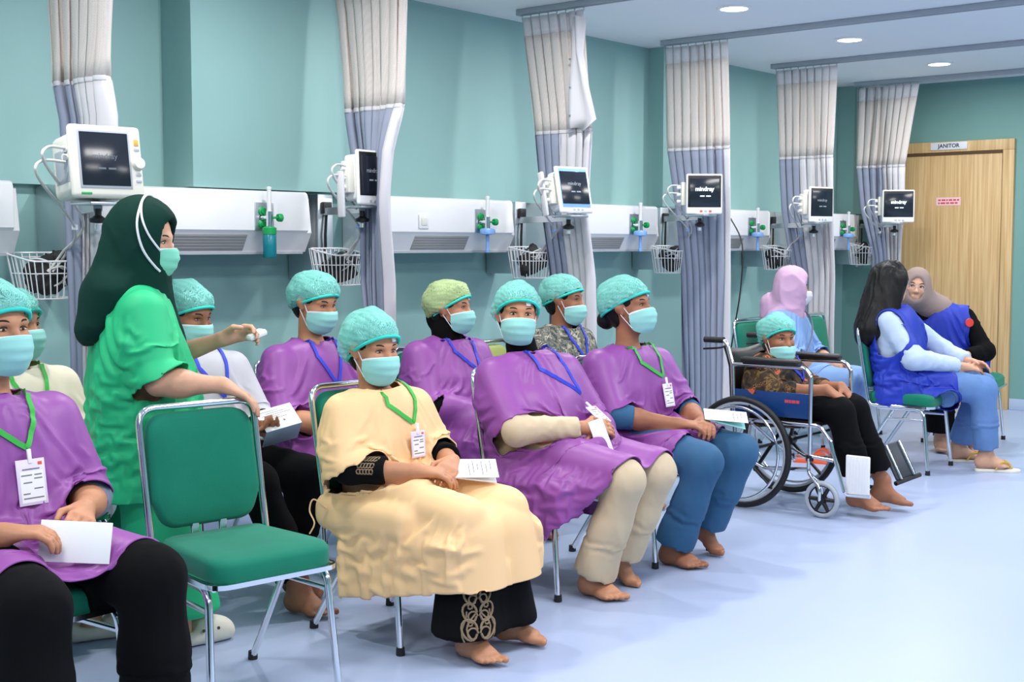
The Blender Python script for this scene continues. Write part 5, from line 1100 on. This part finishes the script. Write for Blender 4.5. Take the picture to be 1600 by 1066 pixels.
g = gown(P, J, M_BATIK, 'batik_shirt', sl=(.07, .062), lap=.35, thigh=.09, long=False, send=1.0, seed=6, hem=[CUT((0, 0, .50), (0, 0, -1), (-.4, -.5, 0), (.8, .5, .52))]); two_sleeves(P, J, M_BATIK, r0=.062, r1=.055, end=.45, start=.8)
trousers(P, J, M_BLACK, thigh=.078, knee=.07, calf=.07, hemr=.078, end=.80); lanyard(P, g[1:], J, M_LANB, (.05, .60), .06, badge_size=(.06, .08), badge_on=False)

# ------------------------------------------------------------------ back row
P = person('person in a cream long sleeved shirt behind the man at the left edge', (2.49, 4.42, 0), -90)
J = seated(hc=(-.04, 0, 1.105), yaw=20, shR=(-.06, -.19, .88), shL=(-.05, .19, .87), elL=(.02, .25, .63), bulk=1.05, knR=(.38, -.34, .50), knL=(.44, -.16, .50), anR=(.36, -.38, .085), anL=(.40, -.20, .085), wrL=(.22, .10, .62))
_, Hm = body(P, J, .0115, SK1); surgical_cap(P, Hm, seed=7, h=.008); hair(P, Hm); face_mask(P, Hm)
g = gown(P, J, M_CREAM, 'shirt', sl=(.082, .075), lap=.4, long=True, seed=7, hem=[CUT((0, 0, .46), (0, 0, -1), (-.4, -.5, 0), (.8, .5, .5))]); trousers(P, J, M_BLACK, h=.021, iters=40, sub=0); lanyard(P, g[1:], J, M_LANG, (.02, .66), .062, badge_on=False)

P = person('man in a grey shirt reading a booklet, partly behind the nurse', (3.25, 4.36, 0), -90)
J = seated(hc=(-.06, -.02, 1.115), yaw=10, pit=-14, shR=(-.06, -.18, .89), shL=(-.03, .18, .885), elR=(.06, -.24, .65), elL=(.08, .24, .65), wrR=(.29, -.07, .66), wrL=(.30, .11, .665), knR=(.46, -.10, .51), knL=(.47, .13, .51), anR=(.62, -.03, .09), anL=(.40, .14, .085), ftR=(8, 0), bulk=1.0, hdR=((.75, .7, .1), (.2, .3, .9), .6), hdL=((.75, -.7, .1), (.2, -.3, .9), .6), eyeopen=.4)
_, Hm = body(P, J, .008, SK2); surgical_cap(P, Hm, seed=8, h=.008); hair(P, Hm); face_mask(P, Hm)
g = gown(P, J, M_GREYC, 'shirt', sl=(.075, .08), send=.75, lap=.25, thigh=.1, seed=8, hem=[CUT((0, 0, .48), (0, 0, -1), (-.4, -.5, 0), (.8, .5, .5))]); trousers(P, J, M_BLACK, end=.9); lanyard(P, g[1:], J, M_LANB, (.03, .70), .062, badge_on=False)
leaflet((3.33, 3.985, .72), (-.35, -.5, .8), (.15, .75, .55), .15, .12, 75, 'open pale blue booklet held by the man in the grey shirt', m=M_PALEB, lines=5)

P = person('man in a purple gown with a blue lanyard looking down in the back row', (3.87, 4.35, 0), -90)
J = seated(hc=(-.02, 0, 1.145), yaw=4, pit=-14, shR=(-.06, -.19, .895), shL=(-.04, .19, .895), elR=(.05, -.25, .66), elL=(.05, .25, .66), wrR=(.26, -.04, .61), wrL=(.26, .10, .60), bulk=1.0, eyeopen=.35, knR=(.47, -.13, .50), knL=(.47, .14, .50))
_, Hm = body(P, J, .008, SK1); surgical_cap(P, Hm, seed=9, h=.008); hair(P, Hm); face_mask(P, Hm)
g = gown(P, J, M_PURPLE, sl=(.080, .090), send=.82, lap=.75, seed=9, hem=[CUT((.36, 0, .5), (1, 0, -.25), (.2, -.5, 0), (.8, .5, .64)), CUT((0, 0, .475), (-.05, 0, -1), (-.4, -.5, 0), (.8, .5, .5))], skirt=[((.12, 0, .5), (.22, .23, .1), .06, 0)])
trousers(P, J, M_BLACK, h=.021, iters=40, sub=0); lanyard(P, g[1:], J, M_LANB, (.02, .70), .062, badge_on=False)

P = person('woman in purple with black sleeves and a yellow green cap, back row', (4.72, 4.34, 0), -90)
J = seated(hc=(.0, 0, 1.09), yaw=20, pit=0, shR=(-.05, -.185, .86), shL=(.0, .185, .855), elR=(.07, -.24, .63), elL=(.09, .24, .63), wrR=(.28, -.06, .60), bulk=1.1, bust=1.0, eyeopen=.6, knR=(.46, -.12, .50), anR=(.40, -.10, .085))
_, Hm = body(P, J, .008, SK1); surgical_cap(P, Hm, M_CAPY, seed=10, h=.008); hair(P, Hm); face_mask(P, Hm); tape(P, Hm)
g = gown(P, J, M_PURPLE, sl=(.080, .090), send=.80, lap=.8, seed=10, hem=[CUT((0, 0, .475), (-.05, 0, -1), (-.4, -.5, 0), (.8, .5, .5))], skirt=[((.14, 0, .48), (.26, .24, .12), .06, 0)])
trousers(P, J, M_BLACK, h=.021, iters=40, sub=0); two_sleeves(P, J, M_BLACK, r0=.050, r1=.044, end=.92, start=.82)
n0, n1 = neck_pts(J); F = SDF((-.3, -.2, .75), (.15, .2, 1.15), .008); F.cap(n0 - A3(0, 0, .03), lerp(n0, n1, .9), .080, .072, k=0); F.ell(n1 + A3(-.05, 0, .01), (.06, .07, .07), k=.02); cloth(P, 'collar', F, M_BLACK, .002, 15)
lanyard(P, g[1:], J, M_LANB, (.05, .70), .065, badge_on=False)

P = person('man in a grey leaf print shirt in the back row between two purple gowns', (5.65, 4.34, 0), -90)
J = seated(hc=(-.01, 0, 1.10), yaw=16, pit=-2, shR=(-.05, -.175, .88), shL=(-.02, .175, .87), bulk=1.0, eyeopen=.4)
_, Hm = body(P, J, .0095, SK2); surgical_cap(P, Hm, seed=11, h=.008, tilt=.03); hair(P, Hm); face_mask(P, Hm, low=.01)
g = gown(P, J, M_CAMO, 'leaf_print_shirt', sl=(.075, .08), send=.9, lap=.4, seed=11, hem=[CUT((0, 0, .46), (0, 0, -1), (-.4, -.5, 0), (.8, .5, .5))]); trousers(P, J, M_BLACK, h=.021, iters=40, sub=0); lanyard(P, g[1:], J, M_LANB, (.03, .70), .062, badge_size=(.06, .09))

P = person('woman in a lilac hijab and light blue scrubs looking to the right, behind the wheelchair', (8.0, 4.28, 0), -78)
J = seated(hc=(.06, .0, 1.115), yaw=22, pit=-8, shR=(.0, -.18, .88), shL=(.04, .18, .87), elR=(.10, -.25, .65), elL=(.16, .25, .64), wrR=(.32, -.05, .60), wrL=(.35, .07, .60), bulk=1.12, bust=.8, knR=(.47, -.13, .50), knL=(.47, .13, .50))
_, Hm = body(P, J, .0105, SK3); face_mask(P, Hm, M_MASKW, loops=True, loop_to=((-.06, .097, .03), (-.06, .095, -.02)), peak=1.12)
hijab(P, Hm, J, M_PINK, back=.0, chest=.0, seed=2, drape=False, amp=.015, ext=[(A3(-.10, .0, 1.0), A3(-.09, .02, .92), .06, .07), (A3(-.02, -.10, .90), A3(.08, .10, .89), .07, .06)])
g = gown(P, J, M_LBLUE, 'scrub_top', sl=(.085, .098), send=.93, lap=.4, seed=12, hem=[CUT((0, 0, .46), (0, 0, -1), (-.4, -.5, 0), (.8, .5, .5))]); trousers(P, J, M_LBLUE, thigh=.105, knee=.09)
tube('bag_strap', spline([Vector(A3(-.05, .18, .99)), Vector(A3(.13, .12, .93)), Vector(A3(.20, .0, .80)), Vector(A3(.18, -.16, .62))], 6), .009, M_MIDGREY, P, 6, flat=.4)

# woman with long black hair, seen from behind
P = person('woman with long black hair in a royal blue vest and jeans, seen from behind', (7.89, 3.37, 0), -68)
J = seated(hc=(-.08, .03, 1.165), yaw=36, pit=-6, rol=-4, shR=(-.09, -.17, .92), shL=(-.02, .185, .92), elR=(.06, -.23, .70), elL=(.22, .24, .72), wrR=(.36, -.02, .64), wrL=(.40, .10, .66), knR=(.47, -.06, .52), knL=(.47, .16, .52), anR=(.50, -.06, .10), anL=(.34, .26, .10), ftR=(8, 0), ftL=(10, 0), bulk=1.12)
_, Hm = body(P, J, .0105, SK3)
Tm = lambda x, y, z: A3(*(Hm @ Vector((x, y, z))))
F = SDF((-.35, -.32, .60), (.35, .32, 1.35), .008)
F.ell(Tm(-.014, 0, .03), (.106, .092, .103), np.array(Hm.to_3x3()), k=0)
for a, b, r0, r1 in ((( -.05, .03, .0), (-.15, .03, -.30), .085, .075), ((-.05, -.03, 0), (-.16, -.03, -.32), .085, .08), ((-.03, .06, -.0), (-.06, .095, -.24), .06, .055), ((-.03, -.06, 0), (-.08, -.10, -.30), .06, .05), ((-.06, .0, 0), (-.17, .02, -.38), .09, .05)): F.cap(Tm(*a), Tm(*b), r0, r1, k=.05)
F.ell(Tm(.085, 0, -.035), (.065, .068, .10), np.array(Hm.to_3x3()), k=.01, op='sub')
V, Fc = F.nets(); V = relax(V, Fc, 3); V = wrinkle(V, Fc, .008, 22, 5, (1, 1, .10)); link('long_hair', fast_mesh('long_hair', V, Fc), M_HAIR, P)
g = gown(P, J, M_ROYAL, 'vest', sl=(.07, .06), send=0, gap=.03, lap=.45, thigh=.115, seed=13, g=.03, hem=[CUT((0, 0, .46), (-.1, 0, -1), (-.4, -.5, 0), (.8, .5, .55))], skirt=[((-.0, 0, .56), (.16, .24, .13), .07, 0)])
sleeves(P, J, M_PALEB, 'shirt', r0=.060, r1=.044, end=.85, start=.0, tors=True, amp=.006, h=.012); trousers(P, J, M_JEANS, thigh=.098, knee=.082, calf=.072, hemr=.075, end=.92)
for sd in 'RL':
    a = A3(*J['an' + sd]); M = P.matrix_world; yw = R(J['ft' + sd][0]); slipper('sandal', M_CLOG, M_STRAPY, P, (a[0] + .05 * math.cos(yw), a[1] + .05 * math.sin(yw), .001), yw)

# woman in the taupe hijab
P = person('woman in a taupe hijab, royal blue vest and black clothes with a red badge', (9.04, 3.54, 0), -150)
J = seated(hc=(.18, -.25, 1.105), yaw=-4, pit=2, rol=-8, shR=(.04, -.26, .89), shL=(.07, .10, .90), elR=(.16, -.24, .67), elL=(.20, .22, .66), wrR=(.36, -.06, .66), wrL=(.38, .06, .65), bulk=1.02, gaze=-1, knR=(.46, -.12, .50), knL=(.46, .12, .50), anR=(.44, -.10, .09), anL=(.42, .12, .09))
_, Hm = body(P, J, .0098, SK3); hijab(P, Hm, J, M_TAUPE, drape=False, seed=4, chest=0, amp=.005)
g = gown(P, J, M_ROYAL, 'vest', sl=(.07, .06), send=0, gap=.03, lap=.4, thigh=.11, seed=14, g=.03, hem=[CUT((0, 0, .47), (0, 0, -1), (-.4, -.5, 0), (.8, .5, .55))], skirt=[((-.05, .08, .60), (.13, .20, .12), .06, 0)])
sleeves(P, J, M_BLACK, 'shirt', r0=.060, r1=.044, end=.92, start=.0, tors=True, amp=.006, h=.012); trousers(P, J, M_BLACK, thigh=.10, knee=.09, calf=.09, hemr=.10, end=.90)
MB().lathe([(.028, -.003), (.03, .0), (.028, .004), (.0, .005)], 20, mtx=axes((0, 0, 1), (1, .25, .1), (.185, .11, .86))).build('red_badge', M_RED, P)
gl = MB()
for s in (-1, 1): gl.tube([(.103 + .0 * k, .031 * s + .021 * math.cos(k * math.pi / 8), .0 + .017 * math.sin(k * math.pi / 8)) for k in range(16)], .0014, 5, closed=True).tube([(.103, .052 * s, .003), (.03, .085 * s, .006)], .0014, 5)
gl.tube([(.103, -.010, .003), (.108, 0, .006), (.103, .010, .003)], .0014, 5).build('glasses', M_ALU, P, Hm)

# ------------------------------------------------------------------ nurse, standing between the rows
P = person('standing nurse in bright green scrubs and a dark green hijab', (2.625, 3.915, 0), -22)
J = dict(pel=(.02, 0, .80), hc=(.05, .0, 1.415), yaw=-34, pit=-8, rol=0, shR=(.0, -.18, 1.17), shL=(.02, .18, 1.165), elR=(.02, -.29, .945), elL=(.12, .26, .96), wrR=(.215, -.36, .935), wrL=(.33, .03, 1.06), knR=(.06, -.12, .44), knL=(.10, .12, .44), anR=(.12, -.13, .085), anL=(-.14, .11, .085), ftR=(12, 0), ftL=(0, 0), bulk=1.1, belly=.05, bust=.9, hs=1.0, hdR=((.75, -.35, -.4), (.1, -.1, -1), .45), hdL=((.8, -.35, .25), (.1, -.8, -.4), .8), eyeopen=.8)
_, Hm = body(P, J, .0068, SK3, feet=False)
face_mask(P, Hm, M_MASKG, loops=False)
H = head_rot(J); hc = A3(*J['hc']); T = lambda x, y, z: hc + H @ A3(x, y, z)
hj = hijab(P, Hm, J, M_HIJABG, drape=False, seed=6, amp=.010, open_x=.058, tight=1.10, ext=[(T(-.04, 0, .0), A3(-.075, .0, 1.22), .085, .085), (A3(-.075, -.05, 1.22), A3(-.125, -.06, 1.12), .07, .045), (A3(-.075, .05, 1.22), A3(-.125, .06, 1.12), .07, .045), (A3(-.07, 0, 1.22), A3(-.14, 0, 1.10), .075, .05), (A3(.05, 0, 1.27), A3(.125, .01, 1.05), .078, .06)])
hb_ = BVHTree.FromPolygons([tuple(v) for v in hj[1]], [tuple(int(i) for i in q) for q in hj[2]])
for s in (-1, 1):
    for pts in ([(.088, .060, -.03), (.05, .09, .02), (.02, .09, .07), (.0, .06, .12), (-.01, .0, .14)], [(.082, .055, -.085), (.04, .09, -.03), (.01, .09, .04), (.0, .06, .11), (-.012, .0, .135)]):
        L = []; cc = Vector(T(0, 0, .02))
        for q in spline([Vector((x, y * s, z)) for x, y, z in pts], 6):
            w_ = Vector(T(*q)); dr = (w_ - cc).normalized(); h_ = hb_.ray_cast(cc + dr * .4, -dr, .5); L.append((h_[0] + dr * .003) if h_[0] is not None and (h_[0] - cc).length > (w_ - cc).length * .7 else w_)
        tube('mask_strap', L, .0042, M_MASKW, P, 6)
g = gown(P, J, M_SCRUB, 'scrub_top', sl=(.084, .072), send=.80, lap=0, seed=15, g=.028, hang=[(A3(.02, -.06, .95), A3(.01, -.07, .52), .15, .185), (A3(.02, .06, .95), A3(.01, .07, .52), .15, .185)], hem=[CUT((0, 0, .615), (.12, 0, -1))])
lo = A3(-.35, -.35, 0); F = SDF((-.4, -.4, .02), (.4, .4, .85), .010)
for sd in 'RL':
    s = 1 if sd == 'L' else -1; kn, an = A3(*J['kn' + sd]), A3(*J['an' + sd]); F.cap((.02, .08 * s, .78), kn, .135, .12, k=.05); F.cap(kn, lerp(kn, an, .9), .12, .14, k=.03)
F.plane((0, 0, .13), (0, 0, -1)); cloth(P, 'trousers', F, M_SCRUB, .008, 5, 16, (1, 1, .35))
for sd in 'RL':
    an = A3(*J['an' + sd]); F = SDF(an - A3(.16, .12, .09), an + A3(.26, .12, .12), .0065); c, s_ = math.cos(R(J['ft' + sd][0])), math.sin(R(J['ft' + sd][0])); Q = lambda x, y, z: A3(an[0] + x * c - y * s_, an[1] + x * s_ + y * c, z)
    F.rbox(Q(.05, 0, .028), (.14, .05, .026), .025, np.array(Matrix.Rotation(R(J['ft' + sd][0]), 3, 'Z')), k=0); F.ell(Q(.105, 0, .045), (.085, .052, .048), k=.02); F.cap(Q(-.07, -.03, .05), Q(-.07, .03, .05), .024, k=.02)
    F.ell(Q(-.005, 0, .10), (.062, .036, .065), k=.01, op='sub'); F.plane((0, 0, .002), (0, 0, -1)); F.nets
    cl = cloth(P, 'clog', F, M_CLOG, 0, 5)[0]; hb = MB()
    for k in range(3): hb.lathe([(.006, 0), (.006, .004)], 8, mtx=axes((1, 0, 0), (.1, -1 if sd == 'R' else 1, .5), Q(.06 + .028 * k, -.050 if sd == 'R' else .050, .055)))
    hb.build('vent_hole', M_BLACKP, cl)
    F = SDF(an - A3(.1, .1, .08), an + A3(.1, .1, .12), .008); F.cap(an + A3(0, 0, .1), an + A3(0, 0, -.04), .036, .036, k=0); V, Fc = F.nets(); link('ankle', fast_mesh('ankle', V, Fc), SK3, P)
tb = empty('white_tissue', (2.64, 3.90, 0), R(-22), 'small white folded tissue held up in the hand of the nurse', 'tissue'); MB().box((-.02, -.045, -.012), (.05, .03, .012), .01, mtx=Matrix.Translation((.40, -.01, 1.07)) @ Matrix.Rotation(R(-20), 4, 'Y')).build('folded_sheet', M_WHITE, tb)
